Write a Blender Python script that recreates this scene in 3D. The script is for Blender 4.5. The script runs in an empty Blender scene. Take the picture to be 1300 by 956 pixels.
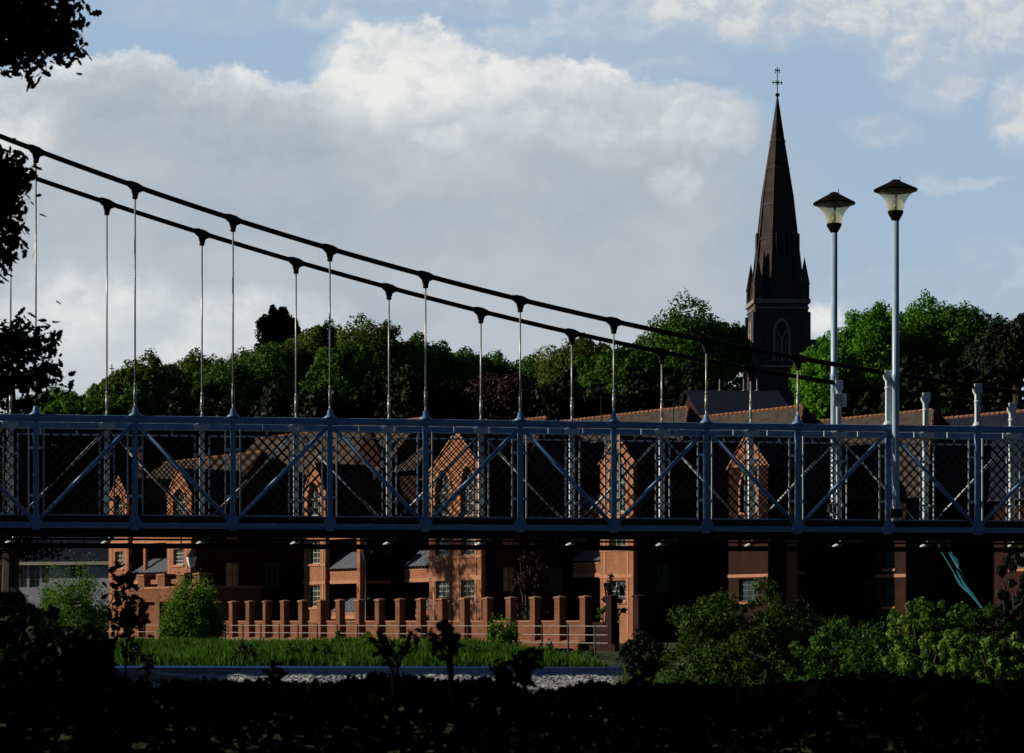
import bpy, math, random
import numpy as np
from mathutils import Vector, Matrix
R = math.radians
F = 85.0/36.0*1300.0          # focal length in photo pixels
HZ, CZ = 790.0, 2.2           # horizon row, eye height
sc = bpy.context.scene
C = sc.collection
random.seed(7); rng = np.random.default_rng(11)

def P(px, py, Y):             # real point at depth Y seen in direction of a photo pixel
    return Vector(((px-650)/F*Y, Y, CZ+(HZ-py)/F*Y))

# ------------------------------------------------------------------ materials
def mat(name, col, rough=0.7, metal=0.0, var=0.0, vscale=3.0, bump=0.0, bscale=20.0, spec=0.3, col2=None, detail=6):
    m = bpy.data.materials.new(name); m.use_nodes = True
    nt = m.node_tree; b = nt.nodes['Principled BSDF']
    b.inputs['Base Color'].default_value = (*col, 1); b.inputs['Roughness'].default_value = rough
    b.inputs['Metallic'].default_value = metal; b.inputs['Specular IOR Level'].default_value = spec
    tc = nt.nodes.new('ShaderNodeTexCoord')
    if var or col2:
        n = nt.nodes.new('ShaderNodeTexNoise'); n.inputs['Scale'].default_value = vscale; n.inputs['Detail'].default_value = detail
        n.inputs['Roughness'].default_value = 0.65
        nt.links.new(tc.outputs['Object'], n.inputs['Vector'])
        r = nt.nodes.new('ShaderNodeValToRGB')
        r.color_ramp.elements[0].position = .33; r.color_ramp.elements[1].position = .67
        c2 = col2 if col2 else tuple(c*(1+var) for c in col)
        c1 = col if col2 else tuple(c*(1-var) for c in col)
        r.color_ramp.elements[0].color = (*c1, 1); r.color_ramp.elements[1].color = (*c2, 1)
        nt.links.new(n.outputs['Fac'], r.inputs['Fac']); nt.links.new(r.outputs['Color'], b.inputs['Base Color'])
    if bump:
        n = nt.nodes.new('ShaderNodeTexNoise'); n.inputs['Scale'].default_value = bscale; n.inputs['Detail'].default_value = 5
        nt.links.new(tc.outputs['Object'], n.inputs['Vector'])
        bp = nt.nodes.new('ShaderNodeBump'); bp.inputs['Strength'].default_value = bump; bp.inputs['Distance'].default_value = .05
        nt.links.new(n.outputs['Fac'], bp.inputs['Height']); nt.links.new(bp.outputs['Normal'], b.inputs['Normal'])
    return m

def brick_mat(name, c1, c2, mortar, course=0.075, dirt=0.35):
    m = bpy.data.materials.new(name); m.use_nodes = True; nt = m.node_tree; b = nt.nodes['Principled BSDF']
    b.inputs['Roughness'].default_value = .9; b.inputs['Specular IOR Level'].default_value = .1
    tc = nt.nodes.new('ShaderNodeTexCoord'); sp = nt.nodes.new('ShaderNodeSeparateXYZ'); nt.links.new(tc.outputs['Object'], sp.inputs[0])
    ad = nt.nodes.new('ShaderNodeMath'); ad.operation = 'ADD'; nt.links.new(sp.outputs['X'], ad.inputs[0]); nt.links.new(sp.outputs['Y'], ad.inputs[1])
    cb = nt.nodes.new('ShaderNodeCombineXYZ'); nt.links.new(ad.outputs[0], cb.inputs['X']); nt.links.new(sp.outputs['Z'], cb.inputs['Y'])
    br = nt.nodes.new('ShaderNodeTexBrick'); br.inputs['Scale'].default_value = 1; br.inputs['Brick Width'].default_value = course*3
    br.inputs['Row Height'].default_value = course; br.inputs['Mortar Size'].default_value = .010
    br.inputs['Color1'].default_value = (*c1, 1); br.inputs['Color2'].default_value = (*c2, 1); br.inputs['Mortar'].default_value = (*mortar, 1)
    nt.links.new(cb.outputs[0], br.inputs['Vector'])
    n = nt.nodes.new('ShaderNodeTexNoise'); n.inputs['Scale'].default_value = .9; n.inputs['Detail'].default_value = 9; n.inputs['Roughness'].default_value = .7
    nt.links.new(tc.outputs['Object'], n.inputs['Vector'])
    mr = nt.nodes.new('ShaderNodeMapRange'); mr.inputs['From Min'].default_value = .3; mr.inputs['From Max'].default_value = .7
    mr.inputs['To Min'].default_value = 1-dirt; mr.inputs['To Max'].default_value = 1+dirt*.4; nt.links.new(n.outputs['Fac'], mr.inputs['Value'])
    mx = nt.nodes.new('ShaderNodeVectorMath'); mx.operation = 'SCALE'
    nt.links.new(br.outputs['Color'], mx.inputs[0]); nt.links.new(mr.outputs[0], mx.inputs['Scale']); nt.links.new(mx.outputs[0], b.inputs['Base Color'])
    return m

def leaf_mat(name, c1, c2, trans=0.3, vscale=.35):
    m = bpy.data.materials.new(name); m.use_nodes = True; nt = m.node_tree
    for n in list(nt.nodes): nt.nodes.remove(n)
    out = nt.nodes.new('ShaderNodeOutputMaterial')
    geo = nt.nodes.new('ShaderNodeNewGeometry')
    tc = nt.nodes.new('ShaderNodeTexCoord'); n = nt.nodes.new('ShaderNodeTexNoise'); n.inputs['Scale'].default_value = vscale; n.inputs['Detail'].default_value = 3
    nt.links.new(tc.outputs['Object'], n.inputs['Vector'])
    ad = nt.nodes.new('ShaderNodeMath'); ad.operation = 'MULTIPLY_ADD'; nt.links.new(geo.outputs['Random Per Island'], ad.inputs[0]); ad.inputs[1].default_value = .5
    nt.links.new(n.outputs['Fac'], ad.inputs[2])
    mr = nt.nodes.new('ShaderNodeMapRange'); mr.inputs['From Min'].default_value = .4; mr.inputs['From Max'].default_value = 1.1; nt.links.new(ad.outputs[0], mr.inputs['Value'])
    mx = nt.nodes.new('ShaderNodeMix'); mx.data_type = 'RGBA'; mx.inputs['A'].default_value = (*c1, 1); mx.inputs['B'].default_value = (*c2, 1)
    nt.links.new(mr.outputs[0], mx.inputs['Factor'])
    p = nt.nodes.new('ShaderNodeBsdfPrincipled'); p.inputs['Roughness'].default_value = .55; p.inputs['Specular IOR Level'].default_value = 0 if name == 'shadow_leaves' else .1
    nt.links.new(mx.outputs['Result'], p.inputs['Base Color'])
    t = nt.nodes.new('ShaderNodeBsdfTranslucent'); nt.links.new(mx.outputs['Result'], t.inputs['Color'])
    ms = nt.nodes.new('ShaderNodeMixShader'); ms.inputs[0].default_value = trans
    nt.links.new(p.outputs[0], ms.inputs[1]); nt.links.new(t.outputs[0], ms.inputs[2]); nt.links.new(ms.outputs[0], out.inputs['Surface'])
    return m

M = {}
M['paint'] = mat('pale_blue_paint', (.095,.225,.40), .4, col2=(.15,.315,.52), vscale=7, spec=.5, bump=.15, bscale=50, detail=10)
M['paint_w'] = mat('weathered_white_paint', (.52,.62,.66), .42, var=.13, vscale=6, spec=.5, bump=.1, bscale=60)
M['paint_l'] = mat('lamp_pole_paint', (.30,.44,.60), .4, var=.1, vscale=5, spec=.5)
M['cable'] = mat('black_tarred_cable', (.012,.011,.011), .8, var=.3, vscale=25, spec=.15)
M['galv'] = mat('galvanised_rod', (.42,.42,.40), .35, metal=.3, var=.3, vscale=12)
M['wire'] = mat('dark_wire', (.006,.006,.007), .95, spec=0)
M['deck'] = mat('dark_timber', (.03,.026,.022), .9, var=.3, vscale=6)
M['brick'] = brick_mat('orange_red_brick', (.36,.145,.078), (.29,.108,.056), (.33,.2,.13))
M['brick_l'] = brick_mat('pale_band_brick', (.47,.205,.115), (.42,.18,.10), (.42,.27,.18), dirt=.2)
M['brick_d'] = brick_mat('shaded_red_brick', (.036,.013,.009), (.028,.010,.008), (.033,.02,.014))  # shade painted into the red brick: near-black even where sun falls
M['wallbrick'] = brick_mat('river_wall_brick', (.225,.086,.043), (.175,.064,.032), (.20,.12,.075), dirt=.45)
M['coping'] = mat('stone_coping', (.29,.14,.08), .85, var=.25, vscale=2)
M['slate'] = mat('grey_slate', (.058,.050,.046), .9, var=.35, vscale=2.2, bump=.3, bscale=4, detail=9, spec=.04)
M['slate_b'] = mat('brown_slate', (.06,.048,.038), .8, var=.3, vscale=2.2, bump=.3, bscale=4, spec=.04)
M['slate_blue'] = mat('blue_slate', (.012,.016,.030), .8, var=.3, vscale=1.5, spec=.04)
M['ridge'] = mat('terracotta_ridge_tile', (.20,.09,.05), .8, var=.4, vscale=4)
M['lead'] = mat('lead_sheet', (.10,.115,.15), .5, var=.3, vscale=5)
M['render'] = mat('white_render', (.42,.45,.58), .85, var=.12, vscale=1.2)
M['frame'] = mat('window_frame_paint', (.45,.47,.42), .5, var=.1, vscale=4)
M['frame_d'] = mat('dim_window_frame', (.10,.10,.11), .6, var=.2)  # darker copy of the frame paint, shade put into its colour
M['glass'] = mat('window_glass', (.035,.055,.06), .12, spec=.8, var=.6, vscale=1.6)
M['door'] = mat('dark_door_paint', (.03,.03,.035), .5, var=.2)
M['stone'] = brick_mat('dark_tower_stone', (.085,.075,.085), (.055,.05,.06), (.13,.115,.11), course=.42, dirt=.5)
M['stone_b'] = brick_mat('spire_stone', (.070,.058,.052), (.05,.042,.040), (.04,.032,.03), course=.55, dirt=.45)
M['trim'] = mat('pale_tower_trim', (.24,.20,.18), .9, var=.25, vscale=1)
M['iron'] = mat('black_iron', (.014,.014,.016), .5, var=.3, vscale=9)
M['rail'] = mat('worn_rail', (.24,.22,.2), .5, var=.3, vscale=8)
M['shade'] = mat('black_lamp_hood', (.0035,.0035,.0035), .85, var=.3, vscale=9, spec=.06)
M['white'] = mat('white_plate', (.7,.72,.78), .5, var=.05)
M['red'] = mat('sign_red', (.5,.03,.03), .5)
M['blacksym'] = mat('sign_black', (.01,.01,.012), .5)
M['bark'] = mat('bark', (.045,.034,.025), .95, var=.35, vscale=4, bump=.6, bscale=12)
M['teal'] = mat('teal_rope_fibre', (.015,.20,.27), .7, var=.3, vscale=9)
M['ground'] = mat('grassy_ground', (.012,.03,.006), .95, col2=(.03,.055,.012), vscale=.6, bump=.5, bscale=6)
M['path'] = mat('path_gravel', (.14,.11,.09), .95, var=.25, vscale=3)
M['weirstone'] = mat('wet_weir_stone', (.05,.05,.055), .5, var=.3, vscale=2)
# opal lamp glass
m = bpy.data.materials.new('opal_glass'); m.use_nodes = True; nt = m.node_tree; b = nt.nodes['Principled BSDF']
b.inputs['Base Color'].default_value = (.78,.74,.58,1); b.inputs['Roughness'].default_value = .12; b.inputs['Transmission Weight'].default_value = 0
tc = nt.nodes.new('ShaderNodeTexCoord'); n = nt.nodes.new('ShaderNodeTexNoise'); n.inputs['Scale'].default_value = 3.5; n.inputs['Detail'].default_value = 6
r = nt.nodes.new('ShaderNodeValToRGB'); r.color_ramp.elements[0].position = .38; r.color_ramp.elements[0].color = (.62,.6,.42,1)
r.color_ramp.elements[1].position = .6; r.color_ramp.elements[1].color = (.95,.92,.75,1)
nt.links.new(tc.outputs['Object'], n.inputs['Vector']); nt.links.new(n.outputs['Fac'], r.inputs['Fac']); nt.links.new(r.outputs['Color'], b.inputs['Base Color'])
tl = nt.nodes.new('ShaderNodeBsdfTranslucent'); nt.links.new(r.outputs['Color'], tl.inputs['Color'])
ms = nt.nodes.new('ShaderNodeMixShader'); ms.inputs[0].default_value = .75
nt.links.new(b.outputs[0], ms.inputs[1]); nt.links.new(tl.outputs[0], ms.inputs[2])
tp = nt.nodes.new('ShaderNodeBsdfTransparent'); tp.inputs[0].default_value = (1,.985,.9,1); m2 = nt.nodes.new('ShaderNodeMixShader'); m2.inputs[0].default_value = .72
nt.links.new(ms.outputs[0], m2.inputs[1]); nt.links.new(tp.outputs[0], m2.inputs[2]); nt.links.new(m2.outputs[0], nt.nodes['Material Output'].inputs['Surface'])
M['opal'] = m
L = {}
L['olive'] = leaf_mat('olive_leaves', (.024,.055,.008), (.115,.175,.02))
L['mid'] = leaf_mat('mid_green_leaves', (.015,.055,.006), (.065,.17,.014))
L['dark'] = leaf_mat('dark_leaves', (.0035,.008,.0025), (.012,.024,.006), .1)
L['bright'] = leaf_mat('bright_leaves', (.03,.12,.006), (.12,.33,.02), .4)
L['copper'] = leaf_mat('copper_leaves', (.012,.006,.007), (.032,.013,.014), .1)
L['black'] = leaf_mat('shadow_leaves', (.0012,.0018,.001), (.003,.004,.002), .02)  # near-black leaf colour carries the shadow itself
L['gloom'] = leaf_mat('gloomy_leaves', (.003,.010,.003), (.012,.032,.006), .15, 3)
L['willow'] = leaf_mat('willow_leaves', (.022,.08,.004), (.12,.27,.014), .38, 2.2)
L['reed'] = leaf_mat('reed_blades', (.012,.048,.004), (.08,.20,.014), .35, 1.3)
L['weed'] = leaf_mat('weed_leaves', (.014,.038,.005), (.06,.115,.014), .3, .8)
L['shrub'] = leaf_mat('shrub_leaves', (.04,.10,.008), (.16,.28,.045), .35, .8)

# water
def water_mat(name, col, bs, stretch, rough=.15):
    m = bpy.data.materials.new(name); m.use_nodes = True; nt = m.node_tree; b = nt.nodes['Principled BSDF']
    b.inputs['Base Color'].default_value = (*col,1); b.inputs['Roughness'].default_value = rough; b.inputs['Specular IOR Level'].default_value = .6 if rough < .3 else .22
    tc = nt.nodes.new('ShaderNodeTexCoord'); mp = nt.nodes.new('ShaderNodeMapping'); mp.inputs['Scale'].default_value = stretch
    n = nt.nodes.new('ShaderNodeTexNoise'); n.inputs['Scale'].default_value = bs; n.inputs['Detail'].default_value = 6
    nt.links.new(tc.outputs['Object'], mp.inputs[0]); nt.links.new(mp.outputs[0], n.inputs['Vector'])
    bp = nt.nodes.new('ShaderNodeBump'); bp.inputs['Strength'].default_value = 1; bp.inputs['Distance'].default_value = .25
    nt.links.new(n.outputs['Fac'], bp.inputs['Height']); nt.links.new(bp.outputs['Normal'], b.inputs['Normal'])
    return m
M['water_up'] = water_mat('river_water', (.008,.022,.075), 1.6, (.35,2.4,1), .35)
nt = M['water_up'].node_tree; bs_ = nt.nodes['Principled BSDF']; nl = bs_.inputs['Normal'].links[0].from_socket
df = nt.nodes.new('ShaderNodeBsdfDiffuse'); df.inputs['Color'].default_value = (.012,.035,.13,1); gl = nt.nodes.new('ShaderNodeBsdfGlossy'); gl.inputs['Color'].default_value = (.13,.25,.60,1); gl.inputs['Roughness'].default_value = .3
nt.links.new(nl, gl.inputs['Normal']); nt.links.new(nl, df.inputs['Normal']); mxw = nt.nodes.new('ShaderNodeMixShader'); mxw.inputs[0].default_value = .65
nt.links.new(df.outputs[0], mxw.inputs[1]); nt.links.new(gl.outputs[0], mxw.inputs[2]); nt.links.new(mxw.outputs[0], nt.nodes['Material Output'].inputs['Surface'])
M['water_lo'] = water_mat('dark_river_water', (.006,.009,.014), 1.5, (1,1,1))
m = bpy.data.materials.new('weir_foam'); m.use_nodes = True; nt = m.node_tree; b = nt.nodes['Principled BSDF']; b.inputs['Roughness'].default_value = .6; b.inputs['Specular IOR Level'].default_value = .01
tc = nt.nodes.new('ShaderNodeTexCoord'); mp = nt.nodes.new('ShaderNodeMapping'); mp.inputs['Scale'].default_value = (1,.55,1)
n = nt.nodes.new('ShaderNodeTexNoise'); n.inputs['Scale'].default_value = 8.5; n.inputs['Detail'].default_value = 9; n.inputs['Roughness'].default_value = .7
nt.links.new(tc.outputs['Object'], mp.inputs[0]); nt.links.new(mp.outputs[0], n.inputs['Vector'])
sp = nt.nodes.new('ShaderNodeSeparateXYZ'); nt.links.new(tc.outputs['Object'], sp.inputs[0])
mr = nt.nodes.new('ShaderNodeMapRange'); nt.links.new(sp.outputs['Y'], mr.inputs['Value'])
mr.inputs['From Min'].default_value = 93.4; mr.inputs['From Max'].default_value = 92.3; mr.inputs['To Min'].default_value = -.34; mr.inputs['To Max'].default_value = .06
mrx = nt.nodes.new('ShaderNodeMapRange'); nt.links.new(sp.outputs['X'], mrx.inputs['Value'])
mrx.inputs['From Min'].default_value = -11.3; mrx.inputs['From Max'].default_value = -10.6; mrx.inputs['To Min'].default_value = -.22; mrx.inputs['To Max'].default_value = 0
ad = nt.nodes.new('ShaderNodeMath'); nt.links.new(mr.outputs[0], ad.inputs[0]); nt.links.new(mrx.outputs[0], ad.inputs[1])
ad2 = nt.nodes.new('ShaderNodeMath'); nt.links.new(ad.outputs[0], ad2.inputs[0]); nt.links.new(n.outputs['Fac'], ad2.inputs[1])
r = nt.nodes.new('ShaderNodeValToRGB'); r.color_ramp.elements[0].position = .51; r.color_ramp.elements[0].color = (.006,.016,.055,1)
r.color_ramp.elements[1].position = .64; r.color_ramp.elements[1].color = (.72,.74,.74,1)
nt.links.new(ad2.outputs[0], r.inputs['Fac']); nt.links.new(r.outputs['Color'], b.inputs['Base Color'])
bp = nt.nodes.new('ShaderNodeBump'); bp.inputs['Strength'].default_value = .8; bp.inputs['Distance'].default_value = .3
nt.links.new(n.outputs['Fac'], bp.inputs['Height']); nt.links.new(bp.outputs['Normal'], b.inputs['Normal'])
M['foam'] = m

# ------------------------------------------------------------------ mesh helpers
class MB:
    def __init__(s): s.v = []; s.f = []
    def add(s, vs, fs):
        n = len(s.v); s.v += [tuple(v) for v in vs]; s.f += [tuple(i+n for i in f) for f in fs]; return s
    def box(s, x0, x1, y0, y1, z0, z1):
        return s.add([(x0,y0,z0),(x1,y0,z0),(x1,y1,z0),(x0,y1,z0),(x0,y0,z1),(x1,y0,z1),(x1,y1,z1),(x0,y1,z1)],
                     [(0,3,2,1),(4,5,6,7),(0,1,5,4),(1,2,6,5),(2,3,7,6),(3,0,4,7)])
    def cbox(s, c, sx, sy, sz): return s.box(c[0]-sx/2,c[0]+sx/2,c[1]-sy/2,c[1]+sy/2,c[2]-sz/2,c[2]+sz/2)
    def tube(s, p0, p1, r0, r1=None, n=8, cap=True, rot=0.0):
        r1 = r0 if r1 is None else r1
        p0, p1 = Vector(p0), Vector(p1); d = (p1-p0).normalized()
        a = Vector((0,0,1)) if abs(d.z) < .95 else Vector((1,0,0))
        u = d.cross(a).normalized(); w = d.cross(u)
        vs = []
        for p, r in ((p0,r0),(p1,r1)):
            for k in range(n):
                t = rot+2*math.pi*k/n; vs.append(p+u*(math.cos(t)*r)+w*(math.sin(t)*r))
        fs = [(k,(k+1)%n,n+(k+1)%n,n+k) for k in range(n)]
        if cap: fs += [tuple(reversed(range(n))), tuple(range(n,2*n))]
        return s.add(vs, fs)
    def path(s, pts, rs, n=8):
        pts = [Vector(p) for p in pts]
        if not hasattr(rs,'__len__'): rs = [rs]*len(pts)
        vs = []; 
        for i, p in enumerate(pts):
            d = (pts[min(i+1,len(pts)-1)]-pts[max(i-1,0)]).normalized()
            a = Vector((0,0,1)) if abs(d.z) < .95 else Vector((0,1,0))
            u = d.cross(a).normalized(); w = d.cross(u)
            for k in range(n):
                t = 2*math.pi*k/n; vs.append(p+u*(math.cos(t)*rs[i])+w*(math.sin(t)*rs[i]))
        fs = []
        for i in range(len(pts)-1):
            for k in range(n): fs.append((i*n+k,i*n+(k+1)%n,(i+1)*n+(k+1)%n,(i+1)*n+k))
        fs += [tuple(reversed(range(n))), tuple(range((len(pts)-1)*n,len(pts)*n))]
        return s.add(vs, fs)
    def lathe(s, prof, c, n=24, rot=0.0):
        vs = []; m_ = len(prof)
        for r, z in prof:
            for k in range(n):
                t = rot+2*math.pi*k/n; vs.append((c[0]+r*math.cos(t), c[1]+r*math.sin(t), c[2]+z))
        fs = [(i*n+k,i*n+(k+1)%n,(i+1)*n+(k+1)%n,(i+1)*n+k) for i in range(m_-1) for k in range(n)]
        fs += [tuple(reversed(range(n))), tuple(range((m_-1)*n,m_*n))]
        return s.add(vs, fs)
    def prism(s, poly, y0, y1):           # poly in (x,z), extruded along y
        n = len(poly)
        vs = [(x,y0,z) for x,z in poly]+[(x,y1,z) for x,z in poly]
        fs = [tuple(range(n)), tuple(reversed(range(n,2*n)))]+[(k,n+k,n+(k+1)%n,(k+1)%n) for k in range(n)]
        return s.add(vs, fs)
    def prismx(s, poly, x0, x1):          # poly in (y,z), extruded along x
        n = len(poly)
        vs = [(x0,y,z) for y,z in poly]+[(x1,y,z) for y,z in poly]
        fs = [tuple(reversed(range(n))), tuple(range(n,2*n))]+[(k,(k+1)%n,n+(k+1)%n,n+k) for k in range(n)]
        return s.add(vs, fs)
    def slab(s, pts, t):                  # thick sheet from a quad/tri
        pts = [Vector(p) for p in pts]; nrm = (pts[1]-pts[0]).cross(pts[2]-pts[0]).normalized()*t
        n = len(pts); vs = pts+[p+nrm for p in pts]
        return s.add(vs, [tuple(reversed(range(n))), tuple(range(n,2*n))]+[(k,(k+1)%n,n+(k+1)%n,n+k) for k in range(n)])
    def build(s, name, m, parent=None, smooth=False, bevel=0):
        me = bpy.data.meshes.new(name); me.from_pydata(s.v, [], s.f); me.validate(); me.update()
        if m: me.materials.append(m)
        if smooth: me.polygons.foreach_set('use_smooth', [True]*len(me.polygons))
        o = bpy.data.objects.new(name, me); C.objects.link(o)
        if parent: o.parent = parent
        if bevel:
            b = o.modifiers.new('Bevel','BEVEL'); b.width = bevel; b.segments = 2; b.limit_method = 'ANGLE'
        return o

def tag(o, label=None, cat=None, group=None, kind=None):
    if label: o['label'] = label
    if cat: o['category'] = cat
    if group: o['group'] = group
    if kind: o['kind'] = kind
    return o
def thing(name, label, cat, loc=(0,0,0), rz=0, group=None):
    o = bpy.data.objects.new(name, None); C.objects.link(o); o.location = loc; o.rotation_euler = (0,0,rz)
    o.empty_display_size = .2
    return tag(o, label, cat, group)
def np_mesh(name, V, Fc, m, parent=None):          # V (n,3), Fc (k,q)
    me = bpy.data.meshes.new(name); k, q = Fc.shape
    me.vertices.add(len(V)); me.vertices.foreach_set('co', V.astype(np.float32).ravel())
    me.loops.add(k*q); me.loops.foreach_set('vertex_index', Fc.astype(np.int32).ravel())
    me.polygons.add(k); me.polygons.foreach_set('loop_start', np.arange(0,k*q,q,dtype=np.int32)); me.polygons.foreach_set('loop_total', np.full(k,q,dtype=np.int32))
    me.update(calc_edges=True); me.validate(); me.materials.append(m)
    o = bpy.data.objects.new(name, me); C.objects.link(o)
    if parent: o.parent = parent
    return o
LEAF4 = np.array([(-.5,0),(0,-.34),(.5,0),(0,.34)])
OAK = np.array([(-.5,0),(-.34,-.13),(-.22,-.10),(-.12,-.24),(.0,-.17),(.14,-.28),(.26,-.17),(.38,-.2),(.5,0),(.38,.2),(.26,.17),(.14,.28),(.0,.17),(-.12,.24),(-.22,.10),(-.34,.13)])
def leaves(pts, nrm, size, shape=LEAF4, jitter=.35):
    n = len(pts); nrm = nrm/np.maximum(np.linalg.norm(nrm,axis=1,keepdims=True),1e-6)
    r = rng.normal(size=(n,3)); u = np.cross(nrm, r); u /= np.maximum(np.linalg.norm(u,axis=1,keepdims=True),1e-6); w = np.cross(nrm,u)
    sz = size*(1+jitter*rng.uniform(-1,1,size=n))
    V = pts[:,None,:]+sz[:,None,None]*(shape[None,:,0,None]*u[:,None,:]+shape[None,:,1,None]*w[:,None,:])
    q = len(shape); return V.reshape(-1,3), np.arange(n*q).reshape(n,q)
def unit(n):
    d = rng.normal(size=(n,3)); return d/np.linalg.norm(d,axis=1,keepdims=True)
def crown_pts(c, rad, clumps, per, cr, flat=.0, low=-.45):
    d = unit(clumps*3); d = d[d[:,2] > low][:clumps]; k = len(d)
    ph = rng.uniform(0,6.28,6); wob = 1+.16*np.sin(3*d[:,0]+ph[0])+.14*np.sin(4*d[:,1]+2*d[:,2]+ph[1])+.07*np.sin(7*d[:,2]+4*d[:,0]+ph[2])+.05*np.sin(13*d[:,0]+9*d[:,2]+ph[3])
    rr = rng.uniform(.35,1.06,k)**.5*wob
    cc = np.array(c)+d*rr[:,None]*np.array(rad)
    rad_m = min(rad[0],rad[2])
    crr = cr*rad_m*rng.uniform(.55,1.35,k)
    dd = unit(k*per).reshape(k,per,3); rr2 = rng.uniform(.5,1.08,(k,per))
    pp = cc[:,None,:]+dd*rr2[...,None]*crr[:,None,None]*np.array([1,1,1-flat])
    nn = dd*1.0+unit(k*per).reshape(k,per,3)*.55
    return pp.reshape(-1,3), nn.reshape(-1,3), cc
def tree(name, label, cat, px, ytop, wpx, Y, kind, zbase=None, group=None, leaf=.34, clumps=360, per=66, asp=None, trunkfrac=.3, flat=0., cr=.17):
    x = (px-650)/F*Y; zt = CZ+(HZ-ytop)/F*Y; zb = ground_z(x,Y) if zbase is None else zbase
    w = wpx*(1.28 if trunkfrac > .2 else 1.1)/F*Y; H = zt-zb
    rz = min((H*(1-trunkfrac))/2*.94, w*(.60 if trunkfrac > .2 else 1.2)) if asp is None else asp*w/2
    c = (0,0,H-rz*1.02)
    t = thing(name, label, cat, (x,Y,zb), 0, group)
    tb = MB(); r0 = max(.05,H*.022)
    tb.path([(0,0,-.2),(rng.uniform(-.1,.1)*r0*4,0,H*.3),(0,0,c[2]),(0,0,c[2]+rz*.5)],[r0*1.25,r0*.9,r0*.6,r0*.25],8)
    for k in range(7):
        a = k*2.4+rng.uniform(0,.5); z0 = c[2]-rz*.75+k*rz*.14
        e = (math.cos(a)*w*.36, math.sin(a)*w*.36, z0+rz*rng.uniform(.3,.75))
        tb.path([(0,0,z0),(e[0]*.5,e[1]*.5,z0+rz*.12),e],[r0*.5,r0*.32,r0*.1],6)
    tb.build('trunk', M['bark'], t)
    pp, nn, cc = crown_pts(c, (w/2*.86,w/2*.86,rz*.88), clumps, per, cr, flat)
    k_ = len(pp)//3; ds = unit(k_); ds[:,2] = np.where(ds[:,2] < -.5, -ds[:,2], ds[:,2]); wb = 1+.10*np.sin(5*ds[:,0]+3*ds[:,2]+px)+.08*np.sin(9*ds[:,0]-6*ds[:,2])
    pp = np.vstack([pp, np.array(c)+ds*(rng.uniform(.55,1,k_)**.6*wb)[:,None]*np.array((w/2*.93,w/2*.93,rz*.93))]); nn = np.vstack([nn, ds+unit(k_)*.8])
    V, Fc = leaves(pp, nn, leaf)
    cd = unit(700); rr_ = rng.uniform(.2,.8,700)[:,None]; V2, F2 = leaves(np.array(c)+cd*rr_*np.array((w/2*.85,w/2*.85,rz*.85)), unit(700), leaf*3.2)
    np_mesh('crown', np.vstack([V,V2]), np.vstack([Fc,F2+len(V)]), L[kind], t)
    return t
def bush(name, label, cat, px, ytop, wpx, ybot, Y, kind, leaf=.12, clumps=60, per=90, group=None, spiky=0, shape=LEAF4, depth=None, cr=.3):
    x = (px-650)/F*Y; zt = CZ+(HZ-ytop)/F*Y; zb = CZ+(HZ-ybot)/F*Y; w = wpx/F*Y; H = zt-zb
    t = thing(name, label, cat, (x,Y,zb), 0, group)
    sb = MB()
    for k in range(9):
        a = k*2.4; e = (math.cos(a)*w*.3, math.sin(a)*w*.3, H*rng.uniform(.6,.9)); sb.path([(e[0]*.1,e[1]*.1,-.3),(e[0]*.5,e[1]*.5,H*.4),e],[.03*H,.02*H,.006*H],6)
    sb.build('stem', M['bark'], t)
    pp, nn, cc = crown_pts((0,0,H*.46), (w/2*.85,(depth or w)/2*.85,H*.5), clumps, per, cr, 0, -.9)
    if spiky:
        k = int(len(pp)*spiky); src = cc[rng.integers(0,len(cc),k)]; ax = np.array([0,0,1.])+unit(k)*.35
        pp2 = src+ax*rng.uniform(0,.38,k)[:,None]*H*.9; pp = np.vstack([pp,pp2]); nn = np.vstack([nn,unit(k)])
    keep = pp[:,2] > -.1; pp, nn = pp[keep], nn[keep]
    V, Fc = leaves(pp, nn, leaf, shape)
    np_mesh('foliage', V, Fc, L[kind], t)
    return t

# ------------------------------------------------------------------ setting: terrain, water, weir
shore = [(-3000,150),(-60,108),(-20,101.5),(5.2,97.5),(5.6,84),(4.8,68),(8.5,50),(30,44),(3000,40)]
def sd_shore(x, y):
    best = 1e9; sgn = 1
    for (ax,ay),(bx,by) in zip(shore, shore[1:]):
        dx, dy = bx-ax, by-ay; t = max(0,min(1,((x-ax)*dx+(y-ay)*dy)/(dx*dx+dy*dy)))
        qx, qy = ax+t*dx-x, ay+t*dy-y; d = math.hypot(qx,qy)
        if d < best-1e-9: best = d
    # which side: y above polyline at x
    ys = None
    for (ax,ay),(bx,by) in zip(shore, shore[1:]):
        if ax <= x <= bx or bx <= x <= ax:
            yy = ay+(by-ay)*(x-ax)/(bx-ax) if bx != ax else min(ay,by)
            ys = yy if ys is None else min(ys,yy)
    return best if y >= (ys if ys is not None else 100) else -best
def ground_z(x, y):
    if y < 30:
        s = (11.5-y); return max(-1.2, -.5+s*2.2) if s < 1.1 else (1.92 if y > 8.4 else max(.75, 1.92-(8.4-y)*.6))
    s = sd_shore(x,y)
    if s < 0: return max(-1.5, .33+s*.5)
    z = min(1.0, .35+s*.13)
    if y > 168:
        t = y-168; z += 26*(1-math.exp(-(t/105)**1.5))
    return z + .06*math.sin(x*.7)*math.sin(y*.9)*(1 if s > 2 else 0)
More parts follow.
